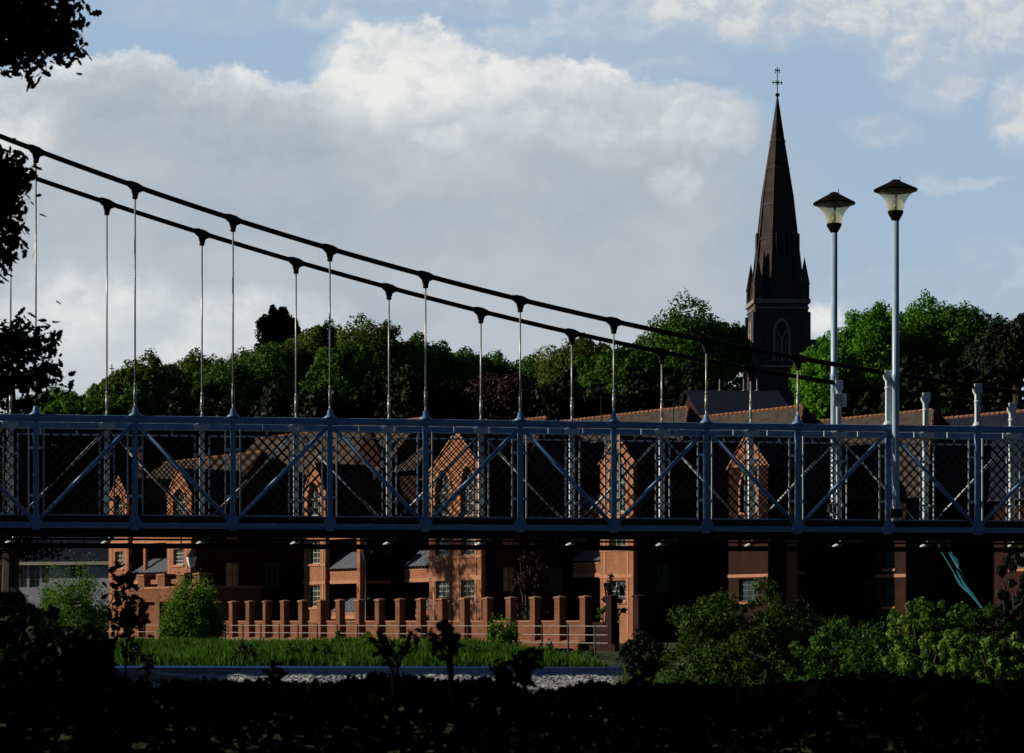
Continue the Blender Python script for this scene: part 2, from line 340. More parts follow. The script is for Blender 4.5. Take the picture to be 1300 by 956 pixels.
def make_ground():
    xs = sorted(set([-3000,-1500,-700,-400,-250,-160,-110,-80]+[-65+2.5*i for i in range(16)]+[-25+1.1*i for i in range(64)]+[46,52,60,80,110,160,250,400,700,1500,3000]))
    ys = sorted(set([-400,-100,-30,-10,0,3,6,8,9,9.5,10,10.5,11,11.5,12,13,15,20,30,35,40]+[42+1.5*i for i in range(25)]+[80+1.0*i for i in range(50)]+[131+5*i for i in range(40)]+[340,370,400,450,500,600,800,1200,2000,3500]))
    V = [(x,y,ground_z(x,y)) for y in ys for x in xs]; nx = len(xs)
    Fs = [(j*nx+i,j*nx+i+1,(j+1)*nx+i+1,(j+1)*nx+i) for j in range(len(ys)-1) for i in range(nx-1)]
    b = MB(); b.v = V; b.f = Fs; tag(b.build('ground', M['ground'], None, True), kind='structure')
make_ground()
b = MB(); b.add([(-300,94.25,.40),(60,94.25,.40),(60,140,.40),(-300,140,.40)],[(0,1,2,3)]); tag(b.build('river', M['water_up']), kind='structure')
b = MB(); b.add([(-300,8,-.26),(60,8,-.26),(60,92,-.26),(-300,92,-.26)],[(0,1,2,3)]); tag(b.build('river', M['water_lo']), kind='structure')
# weir: crest lip and foaming face, gently undulating
w = thing('weir', 'low river weir with blue water sliding over its crest into white foam', 'weir', (0,0,0))
prof = [(94.6,.30),(94.3,.43),(94.0,.42),(93.6,.37),(93.0,.27),(92.3,.16),(91.6,.05),(91,-.04),(90,-.14),(88.8,-.21),(87,-.25)]
xs = np.arange(-60,30,.12); V = []; 
for i,(y,z) in enumerate(prof):
    for x in xs:
        amp = .0 if i < 3 else .035*min(4,i-2); V.append((x, y+.05*math.sin(x*.9+i), z+amp*(math.sin(x*5.1+i*2.2)*.3+math.sin(x*2.3-i)*.25+rng.uniform(-.25,.25))))
nx = len(xs); Fc = np.array([(j*nx+i,(j+1)*nx+i,(j+1)*nx+i+1,j*nx+i+1) for j in range(len(prof)-1) for i in range(nx-1)])
np_mesh('falling_water', np.array(V), Fc, M['foam'], w)
MB().prismx([(94.2,-1.6),(94.2,.30),(93.8,.28),(92.2,.0),(90,-.4),(89,-1.6)],-60,30).build('sill', M['weirstone'], w)

# ------------------------------------------------------------------ sky and sun
SUN_B, SUN_EL = R(-4), R(24)
SD = Vector((-math.cos(SUN_B)*math.cos(SUN_EL), -math.sin(SUN_B)*math.cos(SUN_EL), math.sin(SUN_EL)))
sl = bpy.data.lights.new('sun','SUN'); sl.energy = 5.0; sl.angle = R(.5); sl.color = (1,.86,.68)
so = bpy.data.objects.new('sun', sl); C.objects.link(so); so.rotation_euler = SD.to_track_quat('Z','Y').to_euler()
wd = bpy.data.worlds.new('World'); sc.world = wd; wd.use_nodes = True; nt = wd.node_tree
for n in list(nt.nodes): nt.nodes.remove(n)
class E:
    def __init__(s, x): s.x = x
    @staticmethod
    def op(o, *a, clamp=False):
        n = nt.nodes.new('ShaderNodeMath'); n.operation = o; n.use_clamp = clamp
        for i, q in enumerate(a):
            q = q.x if isinstance(q,E) else q
            if isinstance(q,(int,float)): n.inputs[i].default_value = q
            else: nt.links.new(q, n.inputs[i])
        return E(n.outputs[0])
    def __add__(s,o): return E.op('ADD',s,o)
    def __radd__(s,o): return E.op('ADD',o,s)
    def __sub__(s,o): return E.op('SUBTRACT',s,o)
    def __rsub__(s,o): return E.op('SUBTRACT',o,s)
    def __mul__(s,o): return E.op('MULTIPLY',s,o)
    __rmul__ = __mul__
    def __truediv__(s,o): return E.op('DIVIDE',s,o)
def ss(v, a, b, t0=0., t1=1.):
    n = nt.nodes.new('ShaderNodeMapRange'); n.interpolation_type = 'SMOOTHSTEP'; n.inputs['From Min'].default_value = a; n.inputs['From Max'].default_value = b
    n.inputs['To Min'].default_value = t0; n.inputs['To Max'].default_value = t1; nt.links.new(v.x, n.inputs['Value']); return E(n.outputs[0])
def mixc(f, a, b):
    n = nt.nodes.new('ShaderNodeMix'); n.data_type = 'RGBA'
    nt.links.new(f.x, n.inputs['Factor'])
    for k, q in (('A',a),('B',b)):
        if isinstance(q,tuple): n.inputs[k].default_value = (*q,1)
        else: nt.links.new(q, n.inputs[k])
    return n.outputs['Result']
tc = nt.nodes.new('ShaderNodeTexCoord'); sp = nt.nodes.new('ShaderNodeSeparateXYZ'); nt.links.new(tc.outputs['Generated'], sp.inputs[0])
dx, dy, dz = (E(sp.outputs[k]) for k in 'XYZ')
ym = E.op('MAXIMUM', dy, .08)
U0 = dx/ym*F+650.; V0 = HZ-dz/ym*F
def noise(u, v, sc_, det=8, rough=.6, seed=0.):
    cb = nt.nodes.new('ShaderNodeCombineXYZ'); nt.links.new((u*(1/sc_)).x, cb.inputs[0]); nt.links.new((v*(1/sc_)).x, cb.inputs[1]); cb.inputs[2].default_value = seed
    n = nt.nodes.new('ShaderNodeTexNoise'); n.inputs['Scale'].default_value = 1; n.inputs['Detail'].default_value = det; n.inputs['Roughness'].default_value = rough
    nt.links.new(cb.outputs[0], n.inputs['Vector']); return E(n.outputs['Fac'])-.5
na = noise(U0,V0,150,8,.6,1.3); nb = noise(U0,V0,150,8,.6,7.7); nc = noise(U0,V0*1.4,55,9,.62,3.1); nd = noise(U0*.6,V0,210,7,.58,9.4)
ne = noise(U0,V0*1.2,24,7,.65,5.5); U = U0+na*110.+nc*34.+ne*12.; V = V0+nb*70.+nc*34.+ne*12.
def curve(u, pts, lo, hi):
    n = nt.nodes.new('ShaderNodeFloatCurve'); cv = n.mapping.curves[0]
    pts = [((x+300)/1900,(y-lo)/(hi-lo)) for x,y in pts]
    cv.points[0].location = pts[0]; cv.points[1].location = pts[-1]
    for p in pts[1:-1]: cv.points.new(*p)
    n.mapping.update(); nt.links.new(((u+300.)/1900.).x, n.inputs['Value']); return E(n.outputs[0])*(hi-lo)+lo
top = curve(U0+na*30., [(-300,120),(0,100),(90,78),(160,72),(200,82),(240,92),(300,100),(370,104),(410,92),(440,46),(490,32),(540,32),(580,50),(610,70),(700,76),(760,82),(820,104),(880,118),(930,122),(985,152),(1030,205),(1090,280),(1180,330),(1600,360)], 0, 400)
dpt = V-top                                       # depth below the cloud top
dpt = dpt+ne*26.+nc*22.
bank = ss(dpt,-14,26)*ss(U0+nb*190.+nc*60.,1090,860,.2,1.)
rimw = curve(U0, [(-300,30),(150,22),(380,24),(430,70),(500,130),(580,110),(680,60),(800,50),(940,45),(1600,40)], 0, 200)
rim = E.op('POWER',2.718,(dpt/rimw)*-1.)*ss(dpt,-12,8)
rim = E.op('MINIMUM', rim, 1.)
def blob(cx,cy,rx,ry,soft=.2):
    a = (U-float(cx))*(1./rx); b_ = (V-float(cy))*(1./ry); return ss(a*a+b_*b_, 1.35, soft)
# wisps and upper cloud: (cx,cy,rx,ry,strength)
thin = None
for cx,cy,rx,ry,s in [(1060,0,340,62,1.),(1190,50,85,85,.95),(780,25,120,50,.6),(880,10,190,46,.7),(1130,165,55,26,.5),(1290,130,40,60,.75),(1210,228,70,14,.4),(400,10,60,30,.65),(540,0,160,24,.5),(680,50,90,30,.6),
                      (820,70,90,34,.45),(250,15,120,30,.3),(1240,30,130,60,.7),(1255,350,60,50,.3),(1050,410,60,40,.6),(1150,400,150,60,.4)]:
    q = blob(cx,cy,rx,ry)*s
    thin = q if thin is None else E.op('MAXIMUM',thin,q)
thin = thin*ss(nc+nd*.6,-.30,.18,.35,1.)
white = None
for cx,cy,rx,ry,s in [(110,400,150,70,.5),(330,420,130,60,.6),(230,470,200,50,.5),(505,92,115,70,.95),(620,100,80,40,.5),(20,170,70,60,.5),(565,172,38,20,.38),(855,228,40,26,.45),(480,100,90,60,.45),(0,190,60,50,.55),(760,150,150,50,.25),(700,110,120,40,.3),(1045,405,30,24,.7),(20,420,120,50,.2),(900,160,60,40,.25)]:
    q = blob(cx,cy,rx,ry,.0)*s
    white = q if white is None else E.op('MAXIMUM',white,q)
white = white*ss(nc,-.3,.2,.35,1.15)
sky = nt.nodes.new('ShaderNodeTexSky'); sky.sky_type = 'NISHITA'; sky.sun_disc = False
sky.sun_elevation = SUN_EL; sky.sun_rotation = math.atan2(SD.x, SD.y); sky.air_density = 1.0; sky.dust_density = 1.0
SKYMUL = (.45,.8,1.45)
hs = nt.nodes.new('ShaderNodeVectorMath'); hs.operation = 'MULTIPLY'; nt.links.new(sky.outputs[0], hs.inputs[0]); hs.inputs[1].default_value = SKYMUL
bluec = mixc(ss(V0,0,520), (3.95,5.25,6.4), (4.25,5.3,6.2))
blue = mixc(ss(dy,.5,.9,0,.85), hs.outputs[0], bluec)
bil = noise(U,V*1.25,85,9,.6,2.2); bil2 = noise(U+11.,V*1.25+15.,85,9,.6,2.2); relief = ss(bil-bil2,-.16,.16,-.5,.5)*ss(dpt,170,40,.25,1.)
big = noise(U,V*1.3,260,6,.55,4.4); big2 = noise(U+35.,V*1.3+45.,260,6,.55,4.4); relief = relief+ss(big-big2,-.22,.22,-.6,.6)
greyc = mixc(ss(nd+nc*.12+relief*.16+(V0-260.)*.0005,-.3,.3), (3.75,4.45,5.1), (5.0,5.5,5.95))
c = mixc(bank*.94, blue, greyc)
c = mixc(E.op('MULTIPLY',thin+relief*thin*.5,.95,clamp=True), c, mixc(ss(relief,-.5,.6), (5.2,5.7,6.3), (6.9,7.1,7.2)))
c = mixc(E.op('MULTIPLY',rim*ss(nc+na*.5,-.35,.2,.35,1.),1.05,clamp=True)*ss(U0+nb*120.,1010,860), c, mixc(ss(relief,-.6,.5), (6.6,6.85,7.05), (8.8,8.8,8.6)))
c = mixc(E.op('MULTIPLY',white+relief*white*.7,1.1,clamp=True), c, (8.3,8.3,8.1))
g = ss(dy,.55,.92,.16,1.)*ss(dz,.3,.9,1.,.5)
gm = nt.nodes.new('ShaderNodeVectorMath'); gm.operation = 'SCALE'; nt.links.new(c, gm.inputs[0]); nt.links.new(g.x, gm.inputs['Scale'])
bg = nt.nodes.new('ShaderNodeBackground'); bg.inputs['Strength'].default_value = .1; nt.links.new(gm.outputs[0], bg.inputs['Color'])
wo = nt.nodes.new('ShaderNodeOutputWorld'); nt.links.new(bg.outputs[0], wo.inputs['Surface'])

# ------------------------------------------------------------------ camera
cam = bpy.data.cameras.new('camera'); co = bpy.data.objects.new('camera', cam); C.objects.link(co); sc.camera = co
co.location = (0,0,CZ); co.rotation_euler = (R(90),0,0); cam.lens = 85; cam.sensor_width = 36; cam.sensor_fit = 'HORIZONTAL'
cam.shift_y = (HZ-478)/1300.0; cam.clip_end = 8000; cam.dof.use_dof = True; cam.dof.focus_distance = 65; cam.dof.aperture_fstop = 12
sc.cycles.diffuse_bounces = 1; sc.cycles.transparent_max_bounces = 16
sc.view_settings.view_transform = 'Standard'; sc.view_settings.look = 'None'; sc.view_settings.exposure = 0; sc.view_settings.gamma = 1

# ------------------------------------------------------------------ suspension bridge
BA = R(8.4); cb_, sb_ = math.cos(BA), math.sin(BA)
BX, BY = -7.29, 37.02; W = 1.40; PITCH = 1.5; FOFF = -.405
bx_far = lambda j: FOFF_J0+j*PITCH
def blocal(px, py, off):                # bridge-local x,z of a photo pixel on the vertical plane local y=off
    ox, oy = BX-sb_*off, BY+cb_*off; k = (px-650)/F
    s = (k*oy-ox)/(cb_-k*sb_); Y = oy+s*sb_
    return s, CZ+(HZ-py)/F*Y
ZT, ZB = 5.33, 3.69
br = thing('suspension_bridge', 'pale blue lattice truss footbridge hung from two black cables across the river', 'bridge', (BX,BY,0), BA)
far0 = blocal(14,500,W)[0]
NI = range(-3,14); FJ = range(-3,15)
nearx = {i:i*PITCH for i in NI}
fpx = [14,134,257,377,494,611,727,839,952,1062,1176,1286]
fit = np.polyfit(range(12),[blocal(p,500,W)[0] for p in fpx],1)
farx = {j:fit[1]+fit[0]*j for j in FJ}
x0, x1 = nearx[-3]-.2, nearx[13]+.2
def cable_curve(pts, off):
    q = [blocal(a,b_,off) for a,b_ in pts]; X = np.array([a for a,_ in q]); Z = np.array([z for _,z in q])
    return np.polyfit(X, Z, 3)
ncv = cable_curve([(0,173),(44,189),(171,237),(299,279),(421,317),(543,350),(661,380),(782,408),(897,431),(1014,456),(1127,475),(1243,491),(1300,499)], 0)
fcv = cable_curve([(45,226),(134,258),(260,297),(378,331),(495,365),(612,396),(727,424),(839,447),(952,467),(1062,486),(1176,502),(1286,516)], W)
for cv, off, rr in ((ncv,0,.040),(fcv,W,.038)):
    b = MB(); X = np.linspace(x0-1.5,x1+.5,60); b.path([(x,off,np.polyval(cv,x)) for x in X], rr, 10)
    b.build('main_cable', M['cable'], br, True)
for off, xs_, cv, tag_ in ((0,nearx,ncv,'near'),(W,farx,fcv,'far')):
    side = -1 if off == 0 else 1
    MB().box(x0,x1,off-.055,off+.055,ZT-.052,ZT+.05).build('top_chord', M['paint'], br, bevel=.018)
    MB().box(x0,x1,off-.055,off+.055,ZB-.043,ZB+.045).build('bottom_chord', M['paint'], br, bevel=.015)
    MB().box(x0,x1,off-.055+(.06 if off==0 else -.04),off+.01+(.04 if off==0 else -.04),ZB+.058,ZB+.15).build('toe_board', M['deck'], br)
    ks = sorted(xs_)
    for k in ks:
        x = xs_[k]; zc = float(np.polyval(cv,x)); ped = k >= 9
        b = MB(); b.box(x-.042,x+.042,off-.042,off+.042,ZB+.05,ZT-.05)
        b.box(x-.06,x+.06,off-.066,off+.066,ZB-.07,ZB+.13)             # node casting
        b.prism([(x-.13,ZB-.03),(x+.13,ZB-.03),(x+.06,ZB+.16),(x-.06,ZB+.16)],off-.072,off-.06)
        for sx in (-1,1):
            for q in (.045,.085): b.lathe([(.011,-.0),(.009,.006)],(x+sx*q,0,0),6) if False else b.box(x+sx*q-.009,x+sx*q+.009,off-.083,off-.072,ZB+.0,ZB+.018)
        b.box(x-.13,x+.13,off-.062,off-.056,ZT-.045,ZT+.042)
        for q in (-.1,-.05,.05,.1):
            for zz in (ZT-.028,ZT+.022): b.box(x+q-.008,x+q+.008,off-.07,off-.0625,zz-.008,zz+.008)
        b.build('post', M['paint'] if off == 0 else M['paint_w'], br, bevel=.014 if off else .006)
        if ped:
            b = MB(); b.box(x-.04,x+.04,off-.04,off+.04,ZT+.05,zc-.10); b.lathe([(.085,ZT+.05),(.075,ZT+.08),(.05,ZT+.12)],(x,off,0),12)
            b.prism([(x-.04,zc-.13),(x+.04,zc-.13),(x+.068,zc-.07),(x+.068,zc+.045),(x-.068,zc+.045),(x-.068,zc-.07)],off-.06,off+.06)
            b.lathe([(.055,zc-.26),(.065,zc-.24),(.055,zc-.22)],(x,off,0),10)
            b.build('cable_pedestal', M['paint_w'], br, bevel=.01)
        else:
            h = MB(); h.tube((x,off,ZT+.12),(x,off,zc-.16),.0135,n=8)
            h.tube((x,off,ZT+.14),(x,off,ZT+.26),.016,n=8); h.tube((x,off,ZT+.26),(x,off,ZT+.50),.023,n=8); h.tube((x,off,ZT+.50),(x,off,ZT+.56),.018,n=8)
            ho = h.build('hanger_rod', M['galv'], br, True)
            sk = MB(); sk.lathe([(.10,ZT+.045),(.095,ZT+.065),(.05,ZT+.10),(.036,ZT+.17),(.022,ZT+.19)],(x,off,0),14); sk.build('socket', M['paint'], ho, True)
            cl = MB(); sl_ = float(np.polyval(np.polyder(cv),x))
            def cp(u_,v_): return (x+u_, zc+sl_*u_+v_)
            cl.prism([cp(-.13,-.028),cp(-.06,-.075),cp(-.036,-.165),cp(.036,-.165),cp(.06,-.075),cp(.13,-.028),cp(.13,.035),cp(.05,.058),cp(-.05,.058),cp(-.13,.035)],off-.05,off+.05)
            cl.lathe([(.04,zc-.20),(.048,zc-.18),(.04,zc-.15)],(x,off,0),10); cl.build('cable_clamp', M['cable'], ho, bevel=.015)
    for k in ks[:-1]:
        xa, xb = xs_[k], xs_[k+1]
        up = (k % 2 == 0) if off == 0 else (k % 2 == 0)
        # odd nodes carry the diagonal heads
        pa, pb = ((xa,ZB+.08),(xb,ZT-.10)) if up else ((xa,ZT-.10),(xb,ZB+.08))
        yo = off-.03 if off == 0 else off-.01
        b = MB(); b.tube((pa[0]+.05,yo,pa[1]),(pb[0]-.05,yo,pb[1]),.034 if off == 0 else .022,n=12); b.build('diagonal', M['paint'] if off == 0 else M['paint_w'], br, True)
        # mesh panel on the walkway side
        yo = off+.085 if off == 0 else off-.085
        l, r_, bt, tp = xa+.115, xb-.115, ZB+.16, ZT-.15
        fr = MB(); f = .012
        fr.box(l-f,r_+f,yo-f,yo+f,tp-f,tp+f); fr.box(l-f,r_+f,yo-f,yo+f,bt-f,bt+f); fr.box(l-f,l+f,yo-f,yo+f,bt+f,tp-f); fr.box(r_-f,r_+f,yo-f,yo+f,bt+f,tp-f)
        for q in (.28,.72): xx = l+(r_-l)*q; fr.box(xx-.014,xx+.014,yo-.014,yo+.014,tp+f,ZT-.05)
        for zz in (bt+.3,tp-.3):
            for xx in (xa+.03,r_): fr.box(xx,xx+.085,yo-.007,yo+.007,zz-.02,zz+.02)
        fo = fr.build('panel_frame', M['paint_w'], br)
        ms_ = MB(); sp_ = .152; hgt = tp-bt; wdt = r_-l; slope = .92
        for dirn in (1,-1):
            n_ = int((wdt+hgt*slope)/sp_)+1
            for q in range(n_):
                xs0 = -hgt*slope+q*sp_+.03
                a0 = 0 if xs0 >= 0 else -xs0/slope; a1 = hgt if xs0+hgt*slope <= wdt else (wdt-xs0)/slope
                if a1-a0 < .02: continue
                p0, p1 = (xs0+a0*slope, a0), (xs0+a1*slope, a1)
                if dirn < 0: p0, p1 = (wdt-p0[0],p0[1]), (wdt-p1[0],p1[1])
                ms_.tube((l+p0[0],yo+dirn*.006,bt+p0[1]),(l+p1[0],yo+dirn*.006,bt+p1[1]),.0085,n=4,cap=False)
        ms_.build('wire_mesh', M['wire'], fo)
MB().box(x0,x1,.07,W-.07,ZB-.01,ZB+.05).build('deck', M['deck'], br)
for y in (.3,.7,1.1): MB().box(x0,x1,y-.04,y+.04,ZB-.14,ZB-.012).build('stringer', M['deck'], br)
for j in FJ:
    x = farx[j]; xn = nearx.get(j, None)
    b = MB(); b.box(x-.03,x+.03,.03,W-.05,ZB-.20,ZB-.142)
    b.build('cross_beam', M['deck'], br)
    b = MB(); b.path([(x+.10,W-.02,ZB-.13),(x+.05,W+.03,ZB-.15),(x+.02,W+.06,ZB-.20),(x-.05,W+.07,ZB-.235),(x-.09,W+.07,ZB-.24)],[.03,.035,.042,.04,.02],8)
    b.build('bracket', M['paint_w'], br, True)
zz = blocal(600,687,.7)[1]; MB().path([(x,.7,zz) for x in np.linspace(x0,x1,8)],.016,8).build('service_cable', M['cable'], br, True)
zz = blocal(600,695,.6)[1]; MB().path([(x,.6,zz) for x in np.linspace(x0,x1,8)],.043,10).build('service_pipe', M['cable'], br, True)
b = MB()
for i in range(-3,13): b.box(i*PITCH+.7,i*PITCH+.72,.58,.72,zz-.05,ZB-.14)
b.build('pipe_hanger', M['cable'], br)

def deck_lamp(px, off, ytip, yrim, ycup0, ycup1, ybase, rrim, label):
    x, zt = blocal(px,ytip,off); Y = BY+x*sb_+off*cb_; sc_ = Y/F
    wx, wy = BX+x*cb_-off*sb_, BY+x*sb_+off*cb_
    z = lambda py: CZ+(HZ-py)*sc_
    t = thing('lamp_post', label, 'lamp post', (wx,wy,z(ybase)), BA, 'lamp posts on the footbridge')
    q = lambda py: z(py)-z(ybase)
    b = MB(); b.lathe([(.075,0),(.075,.04),(.060,.06),(.058,2.3),(.064,2.31),(.064,2.37),(.056,2.39),(.054,q(ycup1)+.02)],(0,0,0),16); b.build('pole', M['paint_l'], t, True)
    MB().box(-.10,.10,-.07,.10,.06,.20).build('clamp_box', M['iron'], t, bevel=.01)
    h0, h1, h2, h3 = q(ycup1), q(ycup0), q(yrim), q(ytip)
    b = MB(); b.lathe([(.035,h0-.05),(.045,h0),(.115,h1-.04),(.128,h1),(.118,h1+.015)],(0,0,0),20); b.build('lamp_cup', M['shade'], t, True)
    b = MB(); g_ = h2-h1
    prof = [(.120,0),(.128,.14),(.140,.30),(.158,.46),(.185,.62),(.225,.78),(.275,.92),(.315,1.0)]
    b.lathe([(a_,h1+.012+(g_-.012)*t_) for a_,t_ in prof]+[(a_-.007,h1+.012+(g_-.012)*t_) for a_,t_ in reversed(prof)],(0,0,0),28); b.build('glass_bowl', M['opal'], t, True)
    b = MB(); r_ = rrim*sc_; h2 += .012
    b.lathe([(.30,h2+.012),(r_,h2-.004),(r_+.006,h2+.008),(r_*.99,h2+.018),(r_*.24,h3-.03),(r_*.20,h3-.012),(r_*.10,h3),(.01,h3+.003)],(0,0,0),12); b.build('lamp_hood', M['shade'], t)
    MB().tube((.07,0,h3-.05),(.075,0,h3+.055),.006,n=6).build('photocell_spike', M['iron'], t)
    b = MB(); b.tube((0,0,h1+.02),(0,0,h1+.16),.03,n=10); b.tube((0,0,h1+.16),(.01,0,h2-.06),.022,n=10); b.build('bulb', M['galv'], t, True)
deck_lamp(1137,-.10,228,243,269,282,662,28,'taller right-hand lamp post with black cone hood, clamped to the near truss')
deck_lamp(1059,W+.06,244,260,285,297,655,27,'lower left-hand lamp post with black cone hood, behind the square notice')

# square notice on the far pedestal
nx_, nz_ = blocal(1066,508,W-.05)
s0 = thing('notice_sign', 'small white square notice with a red prohibition ring on a bridge pedestal', 'sign', (BX+nx_*cb_-(W-.06)*sb_, BY+nx_*sb_+(W-.06)*cb_, nz_), BA)
MB().box(-.115,.115,-.012,.0,-.11,.11).build('plate', M['white'], s0, bevel=.003)
b = MB(); n = 28; vs = []; 
for k in range(n):
    t = 2*math.pi*k/n
    for r_ in (.062,.046): vs.append((r_*math.cos(t),-.016,r_*math.sin(t)+.025))
b.add(vs,[(2*k,2*((k+1)%n),2*((k+1)%n)+1,2*k+1) for k in range(n)]); b.build('red_ring', M['red'], s0)
b = MB()
for sx in (-.02,.02):
    vs = []
    for k in range(14):
        t = 2*math.pi*k/14
        for r_ in (.016,.011): vs.append((sx+r_*math.cos(t),-.015,r_*math.sin(t)+.017))
    b.add(vs,[(2*k,2*((k+1)%14),2*((k+1)%14)+1,2*k+1) for k in range(14)])
b.tube((-.02,-.015,.017),(-.008,-.015,.04),.003,n=4); b.tube((-.008,-.015,.04),(.014,-.015,.04),.003,n=4); b.tube((.014,-.015,.04),(.02,-.015,.017),.003,n=4); b.tube((0,-.015,.017),(.014,-.015,.04),.003,n=4)
b.tube((0,-.015,.017),(-.008,-.015,.04),.003,n=4); b.tube((.014,-.015,.04),(.012,-.015,.05),.003,n=4)
b.build('cycle_symbol', M['blacksym'], s0)
b = MB()
for k in range(3): b.box(-.07+k*.005,.07-k*.01,-.0145,-.0125,-.055-k*.018,-.049-k*.018)
b.build('text_line', M['blacksym'], s0)

# ------------------------------------------------------------------ riverside wall with piers, terrace, railing
GA, GB = Vector((-14.95,130)), Vector((3.2,104.2))
D = (GB-GA).normalized(); EN = Vector((-D.y, D.x)); GROT = math.atan2(D.y,D.x)
class Frame:
    def __init__(s, ox, oy, z0): s.o = Vector((ox,oy)); s.z0 = z0
    def x(s, px, off=0):
        o = s.o+EN*off; k = (px-650)/F; return (k*o.y-o.x)/(D.x-k*D.y)
    def Y(s, x, off=0): return s.o.y+D.y*x+EN.y*off
    def xz(s, px, py, off=0):
        x = s.x(px,off); return x, CZ+(HZ-py)/F*s.Y(x,off)-s.z0
    def z(s, px, py, off=0): return s.xz(px,py,off)[1]
gz = 1.12
G = Frame(GA.x, GA.y, gz)
gw = thing('riverside_wall', 'long orange brick garden wall with a row of tall square piers', 'wall', (GA.x,GA.y,gz), GROT)
pitch_ = (GB-GA).length/17
xe = 17*pitch_-.15
MB().box(-13,xe,.05,.30,-.6,1.08).build('wall_panel', M['wallbrick'], gw); MB().box(xe+.003,33.5,.05,.30,-.6,1.08).build('wall_panel', M['brick_d'], gw)  # right stretch uses the dark brick, painting the wall as unlit
MB().box(-13.1,xe,.02,.33,1.083,1.16).build('coping', M['coping'], gw, bevel=.02)
MB().box(-13,xe,-.32,.047,-.6,.22).build('plinth', M['wallbrick'], gw)
MB().prismx([(-.34,.223),(.045,.223),(.045,.31)],-13,xe).build('plinth_slope', M['coping'], gw)
for k in list(range(-7,20)):
    if -6.5 < k < -1.2 and k not in (-7,-6): 
        if k*pitch_ > G.x(165): pass
    x = k*pitch_
    if G.x(168,0) < x < G.x(250,0): continue
    h = 2.12
    p_ = MB().box(x-.19,x+.19,-.21,.12,.25,h).build('pier', M['wallbrick' if k < 18 else 'brick_d'], gw)  # last piers take the painted-shade brick too
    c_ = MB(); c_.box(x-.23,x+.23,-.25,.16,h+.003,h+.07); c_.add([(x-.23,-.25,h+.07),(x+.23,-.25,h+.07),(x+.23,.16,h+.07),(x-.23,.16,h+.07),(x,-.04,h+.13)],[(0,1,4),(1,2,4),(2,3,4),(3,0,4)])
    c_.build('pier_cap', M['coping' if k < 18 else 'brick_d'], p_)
# terrace block standing in the wall line on the left
xa, xb = G.x(169,-.5), G.x(252,-.5); zt = G.z(205,748,-.5)
tw = thing('terrace_wall', 'raised brick river terrace with recessed panels and stub piers below the left flats', 'wall', (GA.x,GA.y,gz), GROT)
b = MB(); b.box(xa,xb,-.455,3.4,-.6,zt); b.build('terrace_block', M['wallbrick'], tw)
MB().box(xa-.08,xb+.08,-.62,3.5,zt+.003,zt+.14).build('coping', M['coping'], tw, bevel=.02)
for pl, pr in ((169,177.5),(198,204),(222,229),(243,252)):
    a, c_ = G.x(pl,-.7), G.x(pr,-.7); MB().box(a,c_,-.78,-.453,-.6,G.z(205,764,-.7)).build('buttress', M['wallbrick'], tw)
MB().box(xa-.02,xb+.02,-.80,-.454,G.z(205,764,-.7)+.003,zt-.02).build('terrace_band', M['wallbrick'], tw)
for pl, pr in ((175,183),(200,209),(225,234),(246,253)):
    a, c_ = G.x(pl,-.5), G.x(pr,-.5); zp = zt+.14
    p_ = MB().box(a,c_,-.5,.25,zp,zp+.62).build('stub_pier', M['wallbrick'], tw); MB().box(a-.06,c_+.06,-.56,.31,zp+.622,zp+.72).build('pier_cap', M['coping'], p_)
MB().box(xa,xb,-.2,-.1,zt+.30,zt+.55).build('parapet', M['brick'], tw)
# railing along the river path
RZ = 1.0; rl = thing('riverside_railing', 'low metal railing with pale rails along the path below the brick wall', 'railing', (GA.x,GA.y,RZ), GROT)
for k in range(-8,20):
    x = k*pitch_+.9; MB().box(x-.03,x+.03,-3.03,-2.97,-.5,1.12).build('post', M['iron'], rl)
for z in (.35,.68,1.04): MB().path([(-15,-3,z),(37,-3,z)],.021,6).build('rail', M['rail'], rl)
b = MB(); o = GA+D*-40; pts = [GA+D*-30-EN*3.4, GA+D*31-EN*3.4, GA+D*31-EN*.1, GA+D*-30-EN*.1]
b.add([(p.x,p.y,1.075) for p in pts],[(0,1,2,3)]); tag(b.build('path', M['path']), kind='structure')

# ------------------------------------------------------------------ brick flats
def arch_pts(x0, x1, z0, z1, n=7):
    # pointed arch: spring at 60 percent
    w = x1-x0; zs = z1-min(w*.95,(z1-z0)*.45); c = (x0+x1)/2; pts = []
    for k in range(n+1): t = k/n; pts.append((x0+(c-x0)*(1-math.cos(t*math.pi/2))**.9*1.0, zs+(z1-zs)*math.sin(t*math.pi/2)**.9))
    return zs, pts
def wall_holes(b, x0, x1, z0, z1, holes, y0, y1):
    xs_ = sorted({x0,x1,*[h[0] for h in holes],*[h[1] for h in holes]}); zs_ = sorted({z0,z1,*[h[2] for h in holes],*[h[3] for h in holes]})
    for a, c_ in zip(xs_,xs_[1:]):
        run = None
        for e, g_ in list(zip(zs_,zs_[1:]))+[(None,None)]:
            solid = e is not None and not any(h[0]-1e-6 <= a and c_ <= h[1]+1e-6 and h[2]-1e-6 <= e and g_ <= h[3]+1e-6 for h in holes)
            if solid: run = (run[0],g_) if run else (e,g_)
            elif run: b.box(a,c_,y0,y1,run[0],run[1]); run = None
